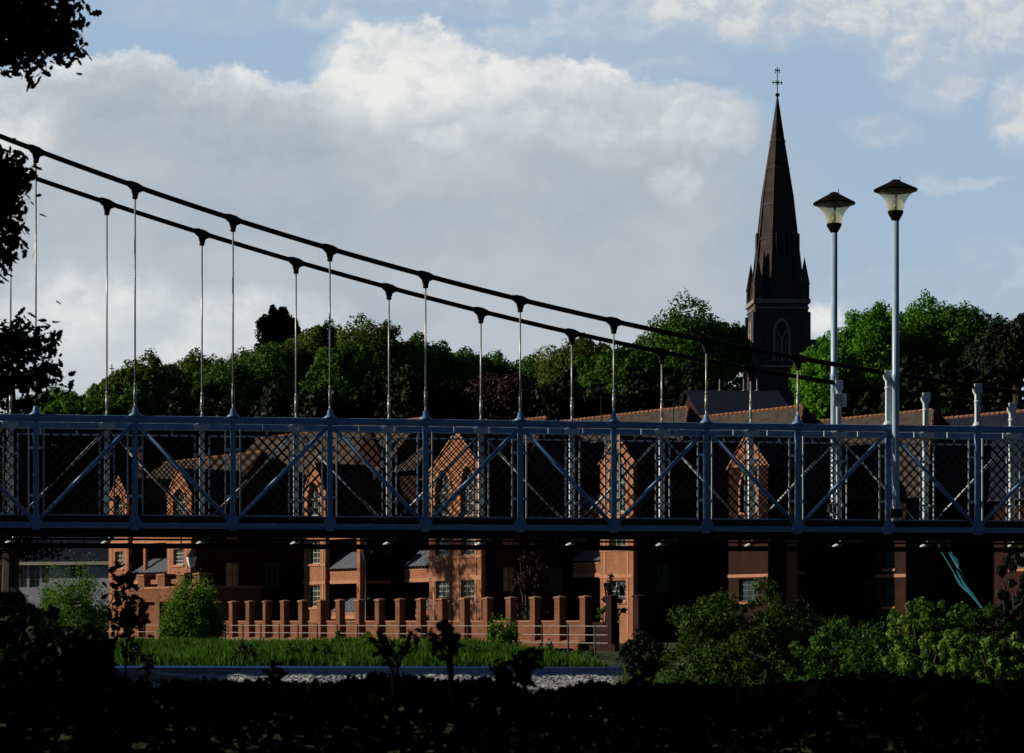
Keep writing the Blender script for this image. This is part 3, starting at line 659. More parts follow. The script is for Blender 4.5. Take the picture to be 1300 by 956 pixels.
def window(parent, x0, x1, z0, z1, y, arched=False, nx=2, nz=3, m='frame'):
    f = .055; b = MB(); yf, yb = y, y+.07
    if not arched:
        b.box(x0,x1,yf,yb,z0,z0+f); b.box(x0,x1,yf,yb,z1-f,z1); b.box(x0,x0+f,yf,yb,z0+f,z1-f); b.box(x1-f,x1,yf,yb,z0+f,z1-f)
        top_ = lambda x: z1-f
    else:
        zs, ap = arch_pts(x0,x1,z0,z1); b.box(x0,x1,yf,yb,z0,z0+f); b.box(x0,x0+f,yf,yb,z0+f,zs); b.box(x1-f,x1,yf,yb,z0+f,zs)
        c_ = (x0+x1)/2; full = ap+[(2*c_-px_,pz_) for px_,pz_ in reversed(ap[:-1])]
        for p, q in zip(full,full[1:]): b.tube((p[0],y+.035,p[1]),(q[0],y+.035,q[1]),.04,n=5)
        top_ = lambda x: zs+(z1-zs)*max(0,1-abs(x-c_)/(x1-c_))**.6
    for k in range(1,nx): x = x0+(x1-x0)*k/nx; t = .03 if (nx%2 or k != nx//2) else .045; b.box(x-t/2,x+t/2,yf+.01,yb-.01,z0+f,top_(x))
    for k in range(1,nz): z = z0+(z1-z0)*k/nz; b.box(x0+f,x1-f,yf+.012,yb-.012,z-.018,z+.018) if (not arched or z < zs) else None
    w_ = b.build('window', M[m], parent)
    g_ = MB()
    if not arched: g_.add([(x0,y+.045,z0),(x1,y+.045,z0),(x1,y+.045,z1),(x0,y+.045,z1)],[(0,1,2,3)])
    else: pl = [(x0,z0),(x1,z0)]+[(p[0],p[1]) for p in reversed(full)]; g_.add([(p[0],y+.045,p[1]) for p in pl],[tuple(range(len(pl)))])
    g_.build('pane', M['glass'], w_)
def bay(Fm, parent, pl, pr, eave, apex, wins, depth=3.2, base=0., bands=(), quoins=(), brick='brick', roofback=4.5, gbrick=None):
    x0_, x1_ = Fm.x(pl), Fm.x(pr); pm = (pl+pr)/2; ze = Fm.z(pm,eave)
    holes = []
    for (wl,wr,wt,wb,ar) in wins:
        h = (max(x0_+.12,Fm.x(wl)), min(x1_-.12,Fm.x(wr)), Fm.z((wl+wr)/2,wb), Fm.z((wl+wr)/2,wt), ar); holes.append(h)
    # the part of the wall that carries windows reaching above the eaves is closed by the gable
    ztop = max([ze]+[h[3]+.06 for h in holes]); b = MB()
    ax, az = Fm.xz(*apex) if apex else (0,0)
    if apex:
        def gz_(x): return ze+(az-ze)*(1-abs(x-ax)/((ax-x0_) if x < ax else (x1_-ax)))
        for k, h in enumerate(holes):   # keep the windows under the rake
            lim = (min(gz_(h[0]),gz_(h[1])) if not h[4] else gz_((h[0]+h[1])/2)-.25)
            if h[3] > lim: holes[k] = (h[0],h[1],h[2],lim,h[4])
        ztop = ze
    low = [h for h in holes if h[2] < ztop]
    wall_holes(b, x0_,x1_,base,ztop,[(h[0],h[1],h[2],min(h[3],ztop)) for h in low],0,.3)
    MB().box(x1_-.3,x1_-.004,.303,depth,base,ztop-.01).build('wall', M['brick_d'], parent); b.box(x0_,x0_+.3,.3,depth,base,ztop)  # return wall in the dark brick, its shade painted in
    for h in holes:                      # arch spandrels below the gable
        if h[4]:
            zs, ap = arch_pts(h[0],h[1],h[2],h[3]); c_ = (h[0]+h[1])/2
            zt_ = min(h[3],ztop)
            if zt_ > zs+.05:
                pts = [p for p in ap if p[1] < zt_]; 
                if len(pts) > 1:
                    b.prism([(h[0],zt_)]+pts+([(pts[-1][0]+.01,zt_)]),0.,.3); b.prism(list(reversed([(2*c_-x,z) for x,z in [(h[0],zt_)]+pts+([(pts[-1][0]+.01,zt_)])])),0.,.3)
    b.build('wall', M[brick], parent)
    if apex:
        gb = MB(); up = [h for h in holes if h[3] > ztop+.02]
        if not up: gb.prism([(x0_,ze),(x1_,ze),(ax,az)],0,.3)
        else:
            cur = x0_
            for h in sorted(up):
                zs, ap = arch_pts(h[0],h[1],h[2],h[3]) if h[4] else (h[3],[(h[0],h[3]),((h[0]+h[1])/2,h[3])]); c_ = (h[0]+h[1])/2
                full = ap+[(2*c_-x,z) for x,z in reversed(ap[:-1])]
                full = [(x,max(z,ze)) for x,z in full]
                pl_ = [(cur,ze)] if cur > x0_+.01 else [(x0_,ze)]
                if h[0] > cur+.01: # strip left of the window
                    xsn = [cur]+([ax] if cur < ax < h[0] else [])+[h[0]]
                    gb.prism([(cur,ze),(h[0],ze)]+[(x,gz_(x)) for x in reversed(xsn) if gz_(x) > ze+.001],0,.3)
                for p, q in zip(full,full[1:]):
                    if q[0]-p[0] < .005: continue
                    ts = [(q[0],gz_(q[0]))]+([(ax,az)] if p[0] < ax < q[0] else [])+[(p[0],gz_(p[0]))]
                    gb.prism([p,q]+ts,0,.3)
                cur = h[1]
            if x1_ > cur+.01:
                xsn = [cur]+([ax] if cur < ax < x1_ else [])+[x1_]
                gb.prism([(cur,ze),(x1_,ze)]+[(x,gz_(x)) for x in reversed(xsn) if gz_(x) > ze+.001],0,.3)
        gb.build('gable', M[gbrick or brick], parent)
        rf = MB(); ov = .14; dy_ = roofback
        sl1 = (az-ze)/(ax-x0_); sl2 = (az-ze)/(x1_-ax)
        rf.slab([(x0_-ov,.12,ze-ov*sl1),(ax,.12,az),(ax,dy_,az),(x0_-ov,dy_,ze-ov*sl1)],-.12) if False else rf.slab([(x0_-ov,.0,ze-ov*sl1+.03),(x0_-ov,dy_,ze-ov*sl1+.03),(ax,dy_,az+.03),(ax,.0,az+.03)],.09)
        rf.slab([(ax,.0,az+.03),(ax,dy_,az+.03),(x1_+ov,dy_,ze-ov*sl2+.03),(x1_+ov,.0,ze-ov*sl2+.03)],.09)
        ro = rf.build('gable_roof', M['slate'], parent)
        vg = MB(); vg.slab([(x0_-ov,-.06,ze-ov*sl1),(ax,-.06,az),(ax,-.06,az+.12),(x0_-ov,-.06,ze-ov*sl1+.12)],-.06); vg.slab([(ax,-.06,az),(x1_+ov,-.06,ze-ov*sl2),(x1_+ov,-.06,ze-ov*sl2+.12),(ax,-.06,az+.12)],-.06)
        vg.build('verge', M['brick_l'], ro)
    for h in holes: window(parent,h[0]+.02,h[1]-.02,h[2]+.02,h[3]-.02,.16,h[4],3 if h[1]-h[0] > 1.2 else 2,4,'frame_d' if brick == 'brick_d' else 'frame')
    for h in holes:
        MB().box(h[0]-.08,h[1]+.08,-.07,.02,h[2]-.14,h[2]-.002).build('sill', M['brick_l'], parent)
    for h in holes:
        if h[4]:
            zs, ap = arch_pts(h[0],h[1],h[2],h[3]); c_ = (h[0]+h[1])/2; full = ap+[(2*c_-x,z) for x,z in reversed(ap[:-1])]
            a_ = MB()
            for p, q in zip(full,full[1:]): a_.tube((p[0],-.0,p[1]+.05),(q[0],-.0,q[1]+.05),.11,n=4,rot=.78)
            a_.box(h[0]-.15,h[0]-.003,-.045,.02,h[2],zs+.05); a_.box(h[1]+.003,h[1]+.15,-.045,.02,h[2],zs+.05)
            a_.build('arch_surround', M['brick_l'], parent)
    for (yt,yb) in bands:
        a, c_ = x0_-.03, x1_+.03; MB().box(a,c_,-.045,-.003,Fm.z(pm,yb),Fm.z(pm,yt)).build('string_course', M['brick_l'], parent)
    for q in quoins:
        xq = Fm.x(q); MB().box(xq-.09,xq+.09,-.03,-.002,base+.6,ze-.3).build('pilaster', M['brick_l'], parent)
    return x0_, x1_, ze
def balcony(Fm, parent, pl, pr, canopy, band, depth=2.6, off=.25, glaze=None, brick='brick'):
    a, c_ = Fm.x(pl,off), Fm.x(pr,off); pm = (pl+pr)/2
    zb0, zb1 = Fm.z(pm,band[1],off), Fm.z(pm,band[0],off)
    o = MB().box(a,c_,off,off+.22,zb0,zb1).build('balcony', M[brick], parent)
    MB().box(a,c_,off-.03,off+.25,zb1+.002,zb1+.08).build('coping', M['brick_l'], o)
    MB().box(a,c_,off-.035,off-.002,zb0,zb0+.22).build('edge_band', M['brick_l'], o)
    MB().box(a,c_,off+.22,depth,zb0+.02,zb0+.2).build('slab', M['coping'], o)
    if canopy:
        z0, z1 = Fm.z(pm,canopy[1],off), Fm.z(pm,canopy[0],off)
        cn = MB(); cn.slab([(a,off-.05,z0),(c_,off-.05,z0),(c_-.1,off+1.1,z1+.35),(a+.1,off+1.1,z1+.35)],.05)
        ko = cn.build('canopy', M['lead'], parent)
        rb = MB(); n = max(4,int((c_-a)/.45))
        for k in range(n+1): x = a+(c_-a)*k/n; xx = a+.1+(c_-a-.2)*k/n; rb.tube((x,off-.05,z0+.06),(xx,off+1.1,z1+.41),.022,n=4)
        rb.build('seam', M['lead'], ko)
        dn = MB(); n = int((c_-a)/.34)
        for k in range(n): x = a+(c_-a)*(k+.5)/n; dn.box(x-.07,x+.07,off,off+.16,zb1+.084,z0-.02) if z0-.02 > zb1+.1 else None
        if dn.v: dn.build('dentil', M['brick_d'], ko)
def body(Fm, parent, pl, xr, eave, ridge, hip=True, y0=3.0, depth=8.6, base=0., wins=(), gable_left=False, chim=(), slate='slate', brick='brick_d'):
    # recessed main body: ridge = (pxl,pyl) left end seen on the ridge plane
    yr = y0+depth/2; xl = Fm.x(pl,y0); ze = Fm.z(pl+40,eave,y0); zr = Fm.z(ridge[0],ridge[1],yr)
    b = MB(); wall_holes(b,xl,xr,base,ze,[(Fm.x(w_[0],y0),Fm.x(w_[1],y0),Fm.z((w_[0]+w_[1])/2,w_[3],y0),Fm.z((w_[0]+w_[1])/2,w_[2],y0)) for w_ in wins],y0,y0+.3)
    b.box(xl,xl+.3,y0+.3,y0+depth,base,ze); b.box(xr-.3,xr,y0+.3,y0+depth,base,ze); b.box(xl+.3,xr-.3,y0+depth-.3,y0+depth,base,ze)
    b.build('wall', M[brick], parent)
    for w_ in wins: window(parent,Fm.x(w_[0],y0),Fm.x(w_[1],y0),Fm.z((w_[0]+w_[1])/2,w_[3],y0),Fm.z((w_[0]+w_[1])/2,w_[2],y0),y0+.15,False,3,2,'frame_d')
    MB().box(xl+.31,xr-.31,y0+.31,y0+depth-.31,base+.02,base+.1)
    o = .35; ya, yb = y0-o, y0+depth+o; hx = xr-(depth*.42 if hip else -o)
    r0 = xl-o
    rf = MB(); rf.add([(xl-o,ya,ze-.1),(xr+o,ya,ze-.1),(hx,yr,zr),(r0,yr,zr),(xl-o,yb,ze-.1),(xr+o,yb,ze-.1)],[(0,1,2,3),(5,4,3,2),(1,5,2),(4,5,1,0),(4,0,3)])
    ro = rf.build('roof', M[slate], parent)
    rt = MB(); n = int((hx-r0)/.42)
    for k in range(n): x = r0+k*(hx-r0)/n; rt.tube((x,yr,zr+.0),(x+.36,yr,zr+.015),.09,.105,n=6)
    if hip:
        for sy in (ya,yb):
            p0, p1 = Vector((hx,yr,zr)), Vector((xr+o,sy,ze-.1)); n = 14
            for k in range(n): q0, q1 = p0.lerp(p1,k/n), p0.lerp(p1,(k+.85)/n); rt.tube(q0,q1,.07,.09,n=5)
    rt.build('ridge_tile', M['ridge'], ro)
    gt = MB(); gt.tube((xl-o,ya-.05,ze-.1),(xr+o,ya-.05,ze-.1),.06,n=6); gt.build('gutter', M['iron'], ro)
    for (cx,h) in chim:
        xx = Fm.x(cx,yr); c_ = MB(); c_.box(xx-.45,xx+.45,yr+.4,yr+1.0,zr-1.2,zr+h); c_.box(xx-.52,xx+.52,yr+.33,yr+1.07,zr+h+.003,zr+h+.14)
        for q in (-.25,0,.25): c_.lathe([(.1,zr+h+.14),(.085,zr+h+.4),(.1,zr+h+.45)],(xx+q,yr+.7,0),8)
        c_.build('chimney', M['brick_d'], ro)
    return xl, ze, zr, yr
def flats(label, px, Y, z0=.95):
    x = (px-650)/F*Y; t = thing('brick_flats', label, 'flats', (x,Y,z0), GROT, 'sawtooth row of riverside brick flats'); return t, Frame(x,Y,z0)
def side_windows(parent, x, items, Fm):
    # windows on the shaded return wall (plane x), given as (y, z, w, h)
    for (y,z,w_,h) in items:
        b = MB(); b.box(x+.002,x+.05,y-w_/2,y+w_/2,z,z+.06); b.box(x+.002,x+.05,y-w_/2,y+w_/2,z+h-.06,z+h); 
        for q in (-.5,-.0,.5): b.box(x+.002,x+.05,y+q*(w_-.06)-.03,y+q*(w_-.06)+.03,z+.06,z+h-.06)
        b.box(x+.002,x+.045,y-w_/2,y+w_/2,z+h*.5-.03,z+h*.5+.03)
        wo_ = b.build('window', M['frame_d'], parent); g_ = MB(); g_.add([(x+.02,y-w_/2,z),(x+.02,y+w_/2,z),(x+.02,y+w_/2,z+h),(x+.02,y-w_/2,z+h)],[(0,1,2,3)]); g_.build('pane', M['glass'], wo_)
def drain(parent, x, y, z1):
    MB().path([(x,y,.2),(x,y,z1)],.045,6).build('drainpipe', M['iron'], parent)

# B1 far left
t, f1 = flats('leftmost brick flats with two narrow gables above the river terrace', 138, 168)
bay(f1,t,138,163,634,(151,606),[(146,156.5,700,722,False),(145,156,750,762,False),(145.5,156,627,656,True)],bands=((672,676),(687,690),(742,746)),quoins=(141.5,160.5))
xl, x1_, ze = bay(f1,t,212,243,628,(227,595),[(220,233,697,717,False),(220,236,620,655,True)],bands=((671,676),(687,690),(741,745)),quoins=(215,237))
balcony(f1,t,168,212,(716,727),(733,741)); balcony(f1,t,163,212,None,(676,690))
MB().box(f1.x(182,.3),f1.x(184.5,.3),.3,.5,f1.z(183,733),f1.z(183,672)).build('column', M['brick'], t)
body(f1,t,142,x1_,640,(190,590),hip=True,wins=((186,206,697,712),),chim=((170,1.2),),slate='slate_b')
drain(t,x1_+.06,.6,ze); side_windows(t,x1_,[(3,3.6,1,1.6),(6,3.6,1,1.6),(3,6.6,1,1.6),(6.5,6.6,1,1.6)],f1)
# B2
t, f2 = flats('second brick flats from the left, one slim gable beside stacked balconies', 386, 158)
bay(f2,t,386,413,625,(399,588),[(390,406,687,716,False),(390,406,743,771,False),(391,407,612,655,True)],bands=((674,678),(716,719),(738,742)),quoins=(388,410))
a_ = f2.x(457)
balcony(f2,t,419,456,(708,722),(727,741)); balcony(f2,t,419,456,None,(672,684)); balcony(f2,t,421,452,(767,777),(779,786))
MB().box(f2.x(453,.1),f2.x(457,.1),.1,.45,0,f2.z(455,672)).build('column', M['brick'], t)
body(f2,t,262,f2.x(462,3),640,(322,558),hip=False,wins=((425,447,686,706),(425,447,744,764)),slate='slate_b')
body(f2,t,436,f2.x(530,5),600,(480,548),hip=True,y0=5,depth=8,wins=(),slate='slate')
# brick cross gable fragment behind
b = MB(); gx0, gx1 = f2.x(446,4.5), f2.x(492,4.5); zg = f2.z(470,596,4.5)
b.prism([(gx0,zg),(gx1,zg),((gx0+gx1)/2,f2.z(480,541,4.5))],4.4,4.7); b.build('gable', M['brick_d'], t)
drain(t,f2.x(462,3)+.06,3.4,7); side_windows(t,f2.x(462,3),[(5,2.8,1,1.6),(8,2.8,1,1.6),(5,5.6,1,1.6)],f2)
# B3
t, f3 = flats('tall middle brick flats with broad gable and two pointed arched windows', 545, 150)
xl, x1_, ze = bay(f3,t,545,611,597,(580,547),[(553,570,679,705,False),(585,602,679,705,False),(553,570,737,764,False),(585,602,737,764,False),(553,573,596,655,True),(585,604,591,655,True)],
    bands=((660,664),(706,709),(731,737),(765,768)),quoins=(551,572,582,604))
balcony(f3,t,514,545,(706,719),(724,739)); balcony(f3,t,514,545,None,(672,681)); balcony(f3,t,528,545,(764,775),(777,784))
body(f3,t,470,x1_,610,(540,548),hip=True,wins=((520,540,684,703),(522,542,742,760)),y0=3.2)
drain(t,x1_+.06,.5,ze); side_windows(t,x1_,[(2,3.1,.9,1.5),(5.5,3.1,.9,1.5),(2,5.8,.9,1.5),(5.5,5.8,.9,1.5)],f3)
# B4
t, f4 = flats('brick flats right of centre with narrow sunlit gable and long grey slate slope', 763, 144)
xl, x1_, ze = bay(f4,t,762,804,586,(784,553),[(773,794,671,694,False),(773,794,737,764,False),(774,795,575,650,True)],bands=((655,659),(697,700),(729,734)),quoins=(768,797))
balcony(f4,t,728,762,(701,712),(716,733)); balcony(f4,t,612,661,(703,714),(719,735),off=.9); balcony(f4,t,714,762,(636,646),(649,658),off=.6)
MB().box(f4.x(657,.9),f4.x(661,.9),.9,1.2,0,f4.z(659,672)).build('column', M['brick'], t)
body(f4,t,652,x1_+.4,642,(724,534),hip=True,wins=((680,700,690,712),(680,700,742,760),(732,752,745,762)),depth=8,y0=2.6,chim=())
drain(t,x1_+.06,.5,ze); side_windows(t,x1_,[(2.2,3.1,.9,1.5),(5.5,3.1,.9,1.5),(2.2,5.8,.9,1.5)],f4)
# B5
t, f5 = flats('shadowed brick flats under the church tower, only its gable tip in sun', 925, 141)
xl, x1_, ze = bay(f5,t,925,975,592,(948,551),[(938,962,735,764,False),(940,960,596,650,True)],bands=((660,664),(729,733)),quoins=(),brick='brick_d',gbrick='brick')  # shadow on the walls painted with dark brick; gable keeps the lit brick
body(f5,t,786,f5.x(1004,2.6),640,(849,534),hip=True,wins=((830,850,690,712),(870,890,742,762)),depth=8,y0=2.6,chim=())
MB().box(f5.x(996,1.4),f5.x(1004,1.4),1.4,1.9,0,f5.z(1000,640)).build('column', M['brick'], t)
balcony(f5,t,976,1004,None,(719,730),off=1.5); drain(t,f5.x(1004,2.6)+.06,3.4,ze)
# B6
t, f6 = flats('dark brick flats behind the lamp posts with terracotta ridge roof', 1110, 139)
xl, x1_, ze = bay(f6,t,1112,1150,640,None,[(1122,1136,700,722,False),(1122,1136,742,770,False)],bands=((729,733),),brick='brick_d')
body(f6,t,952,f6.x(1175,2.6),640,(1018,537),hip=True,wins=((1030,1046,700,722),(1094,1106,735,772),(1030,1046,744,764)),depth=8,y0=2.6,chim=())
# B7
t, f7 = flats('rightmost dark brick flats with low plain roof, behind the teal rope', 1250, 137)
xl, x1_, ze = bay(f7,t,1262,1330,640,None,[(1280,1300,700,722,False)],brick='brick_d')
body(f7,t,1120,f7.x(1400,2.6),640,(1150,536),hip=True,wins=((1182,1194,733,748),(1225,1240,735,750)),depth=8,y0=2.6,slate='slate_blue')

# TV aerials on the roofs
def aerial(px, ytop, ybot, Y, label):
    p = P(px,ybot,Y); H = (ybot-ytop)/F*Y
    t = thing('tv_aerial', label, 'aerial', p, .3, 'television aerials on the ridges')
    MB().tube((0,0,-.4),(0,0,H),.03,n=6).build('mast', M['iron'], t)
    b = MB(); b.tube((-.5,0,H-.15),(.6,0,H-.15),.02,n=5)
    for k in range(7): b.tube((-.45+k*.16,-.22,H-.15),(-.45+k*.16,.22,H-.15),.012,n=4)
    b.build('antenna', M['iron'], t)
aerial(763,502,532,146,'tv aerial above the centre roof, left of the pair on that ridge side'); aerial(855,505,530,146,'tv aerial beside the roof left of the church tower')
aerial(972,510,532,149,'tv aerial below the church tower base')

# ------------------------------------------------------------------ houses behind
def house(label, px0, px1, Y, yeave, yridge, ybase, wallm, roofm, rot=0.12, depth=7, wins=(), chimney=True, name='house'):
    p = P(px0,ybase,Y); wv = (px1-px0)/F*Y/math.cos(rot); ze = (ybase-yeave)/F*Y; zr = (ybase-yridge)/F*Y
    t = thing(name, label, 'house', p, rot)
    def xx(px): return (px-px0)/F*Y/math.cos(rot)
    def zq(py): return (ybase-py)/F*Y
    b = MB(); wall_holes(b,0,wv,-2.5,ze,[(xx(a),xx(c_),zq(d_),zq(e_)) for a,c_,e_,d_ in wins],0,.3); b.box(0,.3,.3,depth,-2.5,ze); b.box(wv-.3,wv,.3,depth,-2.5,ze); b.box(.3,wv-.3,depth-.3,depth,-2.5,ze)
    b.prismx([(0.05,ze),(depth-.05,ze),(depth/2,zr-.08)],0.,.25); b.prismx([(.05,ze),(depth-.05,ze),(depth/2,zr-.08)],wv-.25,wv)
    b.build('wall', M[wallm], t)
    r_ = MB(); o=.3; r_.slab([(-o,-o,ze-.12),(wv+o,-o,ze-.12),(wv+o,depth/2,zr),(-o,depth/2,zr)],.12); r_.slab([(wv+o,depth+o,ze-.12),(-o,depth+o,ze-.12),(-o,depth/2,zr),(wv+o,depth/2,zr)],.12)
    ro = r_.build('roof', M[roofm], t)
    c_ = MB()
    if chimney: c_.box(wv*.6,wv*.6+.8,depth/2-.3,depth/2+.3,zr-.6,zr+.9); c_.lathe([(.12,zr+.9),(.1,zr+1.25)],(wv*.6+.25,depth/2,0),8); c_.lathe([(.12,zr+.9),(.1,zr+1.25)],(wv*.6+.55,depth/2,0),8)
    if chimney: c_.build('chimney', M['brick_d'], ro)
    MB().box(-o,wv+o,-o-.08,-o-.003,ze-.3,ze-.06).build('fascia', M['frame'], t)
    for a,q,e_,d_ in wins: window(t,xx(a)+.01,xx(q)-.01,zq(d_)+.01,zq(e_)-.01,.12,False,2 if q-a < 16 else 3,2 if d_-e_ < 22 else 3)
    return t
hw = house('white rendered house at the far left with long dark roof', -40,152,185,713,672,752,'render','slate_blue',-.24,8,wins=((28,38,716,746),(41,55,716,746),(58,67,716,740),(96,111,717,734)))
hb = house('small brown brick gabled house at the left edge of the view', -60,-4,170,712,690,760,'brick','slate_b',.5,6)
p = P(-6,740,172); t = thing('brick_porch', 'tan brick gable end with white bargeboard beside the white house', 'house', P(-4,748,172), 0)
MB().prism([(-2.2,-2),(.75,-2),(.75,1.55),(-.7,2.9),(-2.2,1.5)],0,4).build('wall', M['brick'], t)
b = MB(); b.slab([(-.75,-.15,2.95),(1.0,-.15,1.3),(1.0,4.2,1.3),(-.75,4.2,2.95)],-.1); b.slab([(-.75,-.15,2.95),(-2.5,-.15,1.25),(-2.5,4.2,1.25),(-.75,4.2,2.95)],.1); b.build('roof', M['slate_b'], t)
b = MB(); b.tube((-.75,-.2,2.95),(1.05,-.2,1.25),.09,n=6); b.tube((-.75,-.2,2.95),(-2.5,-.2,1.25),.09,n=6); b.build('bargeboard', M['paint_w'], t)
house('pale hillside house glimpsed through the left lattice of the bridge', 62,128,205,632,612,662,'render','slate_blue',.0,8,wins=((72,80,638,650),(96,104,638,650)))
house('small white gabled house behind the lattice above the leftmost flats', 166,196,215,606,588,624,'render','slate_blue',.5,7,wins=((172,178,610,618),))
house('brown slate roofed house behind the left flats', 258,372,190,596,556,650,'brick_d','slate_b',-.15,9,wins=())
# long slate roof in front of the church
hs_ = house('long blue slate roofed hall standing below the church tower', 893,1006,172,528,487,560,'brick_d','slate_blue',.1,12,wins=(),chimney=False)
for px in (934,966,984):
    pass
for q in (2.3,4.1,5.1): MB().lathe([(.14,0),(.12,.15),(.05,.2),(.05,.7),(.02,1.0)],(q,6,(560-487)/F*172-.02),8).build('roof_vent', M['galv'], hs_)
# more distant spirelet at left
t = thing('distant_spirelet', 'tiny pointed turret just above the treetops at left', 'turret', P(142,500,330))
h = 28/F*330; b = MB(); b.lathe([(.55,-3),(.55,h*.35),(.65,h*.36),(.62,h*.4),(.12,h*.95),(.02,h*1.0)],(0,0,0),8); b.build('turret_roof', M['stone'], t)
b = MB(); b.tube((0,0,h*.95),(0,0,h*1.35),.07,n=5); b.tube((-.35,0,h*1.15),(.35,0,h*1.15),.07,n=5); b.build('finial', M['iron'], t)

# ------------------------------------------------------------------ church
CY = 300.0; s = CY/F; cxp = 987.0
czb = ground_z((cxp-650)*s, CY)
ch = thing('church', 'dark stone church tower with tall octagonal spire and cross above the trees', 'church', ((cxp-650)*s, CY, czb), R(3))
q = lambda py: CZ+(HZ-py)*s-czb
hw_ = 33.5*s
b = MB(); b.box(-hw_,hw_,-hw_,hw_,-4,q(385)); b.build('tower', M['stone'], ch)
b = MB(); b.box(-hw_-.25,hw_+.25,-hw_-.25,hw_+.25,q(389),q(384)); b.box(-hw_-.12,hw_+.12,-hw_-.12,hw_+.12,q(396),q(394)); b.box(-hw_-.2,hw_+.2,-hw_-.2,hw_+.2,q(470),q(467)); b.build('string_course', M['trim'], ch)
# spire: octagon from y=385 up
r0 = hw_*.98/math.cos(math.pi/8); b = MB(); b.lathe([(r0,q(386)),(r0*.80,q(330)),(r0*.57,q(250)),(.09,q(123))],(0,0,0),8,math.pi/8); b.build('spire', M['stone_b'], ch)
b = MB()
for z, rr in ((305,.735),(262,.60),(215,.42),(180,.275)): b.lathe([(r0*rr+.03,q(z+1.5)),(r0*rr+.09,q(z)),(r0*rr-.0,q(z-1.5))],(0,0,0),8,math.pi/8)
b.build('spire_band', M['stone'], ch)
b = MB()
for k in range(8):
    a = math.pi/8+k*math.pi/4; b.tube((math.cos(a)*r0,math.sin(a)*r0,q(386)),(math.cos(a)*r0*.57,math.sin(a)*r0*.57,q(250)),.11,.09,n=5); b.tube((math.cos(a)*r0*.57,math.sin(a)*r0*.57,q(250)),(0,0,q(124)),.09,.05,n=5)
b.build('spire_rib', M['stone'], ch)
def lucarne(z0, z1, rad, w_, d_, nm='lucarne'):
    for k in range(4):
        a = k*math.pi/2; M4 = Matrix.Rotation(a,4,'Z'); b = MB(); h = z1-z0
        b.prism([(-w_/2,z0),(w_/2,z0),(w_/2,z0+h*.93),(0,z0+h*1.0),(-w_/2,z0+h*.93)],-rad-d_,-rad+1.2); b.v = [tuple(M4@Vector(v)) for v in b.v]
        o = b.build(nm, M['stone'], ch)
        c_ = MB(); c_.prism([(-w_*.22,z0+h*.1),(w_*.22,z0+h*.1),(w_*.22,z0+h*.55),(0,z0+h*.8),(-w_*.22,z0+h*.55)],-rad-d_-.03,-rad-d_); c_.v = [tuple(M4@Vector(v)) for v in c_.v]; c_.build('opening', M['blacksym'], o)
lucarne(q(330),q(296),23*s,12*s,4.5*s); lucarne(q(248),q(217),11.5*s,6*s,3.2*s)
for sx in (-1,1):
    for sy in (-1,1):
        X_, Y_ = sx*hw_*.88, sy*hw_*.88; w_ = 5.2*s
        b = MB(); b.box(X_-w_,X_+w_,Y_-w_,Y_+w_,q(384)+.01,q(366)); b.add([(X_-w_*1.15,Y_-w_*1.15,q(366)),(X_+w_*1.15,Y_-w_*1.15,q(366)),(X_+w_*1.15,Y_+w_*1.15,q(366)),(X_-w_*1.15,Y_+w_*1.15,q(366)),(X_,Y_,q(330))],[(0,1,4),(1,2,4),(2,3,4),(3,0,4)])
        o = b.build('pinnacle', M['stone'], ch)
        b = MB(); X2, Y2 = sx*hw_*.62, sy*hw_*.62; b.lathe([(w_*1.5,q(384)),(w_*1.2,q(352)),(.08,q(322))],(X2,Y2,0),6); b.build('broach', M['stone'], ch)
        # corner buttresses stepping out
        b = MB(); b.box(X_-w_*1.2+sx*.35,X_+w_*1.2+sx*.35,Y_-w_*.9+sy*.35,Y_+w_*.9+sy*.35,-4,q(440)); b.box(X_-w_*1.1+sx*.12,X_+w_*1.1+sx*.12,Y_-w_*.8+sy*.12,Y_+w_*.8+sy*.12,q(440),q(400)); b.box(X_-w_*1.3+sx*.7,X_+w_*1.3+sx*.7,Y_-w_*1.05+sy*.7,Y_+w_*1.05+sy*.7,-4,q(475))
        b.build('buttress', M['stone'], ch)
for k in range(4):
    M4 = Matrix.Rotation(k*math.pi/2,4,'Z'); w_ = 9.5*s; z0, z1 = q(462), q(410)
    zs, ap = arch_pts(-w_,w_,z0,z1,9); full = ap+[(-x,z) for x,z in reversed(ap[:-1])]
    b = MB(); pts = [(-w_,z0)]+full+[(w_,z0)]
    for p_, q_ in zip(pts,pts[1:]): b.tube((p_[0],-hw_-.05,p_[1]),(q_[0],-hw_-.05,q_[1]),.22,n=6)
    b.tube((0,-hw_-.05,z0),(0,-hw_-.05,z1-2.2),.16,n=5); b.tube((0,-hw_-.05,z1-2.4),(-w_*.6,-hw_-.05,z1-1.3),.12,n=5); b.tube((0,-hw_-.05,z1-2.4),(w_*.6,-hw_-.05,z1-1.3),.12,n=5)
    b.tube((-w_*.5,-hw_-.05,z0),(-w_*.5,-hw_-.05,z1-2.6),.08,n=5); b.tube((w_*.5,-hw_-.05,z0),(w_*.5,-hw_-.05,z1-2.6),.08,n=5)
    b.v = [tuple(M4@Vector(v)) for v in b.v]; o = b.build('belfry_window', M['trim'], ch)
    b = MB(); b.add([(x,-hw_-.02,z) for x,z in [(-w_,z0),(w_,z0)]+list(reversed(full))],[tuple(range(2+len(full)))]); b.v = [tuple(M4@Vector(v)) for v in b.v]; b.build('louvre', M['blacksym'], o)
b = MB(); b.tube((0,0,q(124)),(0,0,q(85)),.06,n=6); b.lathe([(.08,q(124)),(.28,q(121)),(.3,q(120)),(.1,q(118))],(0,0,0),8)
zc_ = q(105); b.tube((-6.5*s,0,zc_),(6.5*s,0,zc_),.07,n=5)
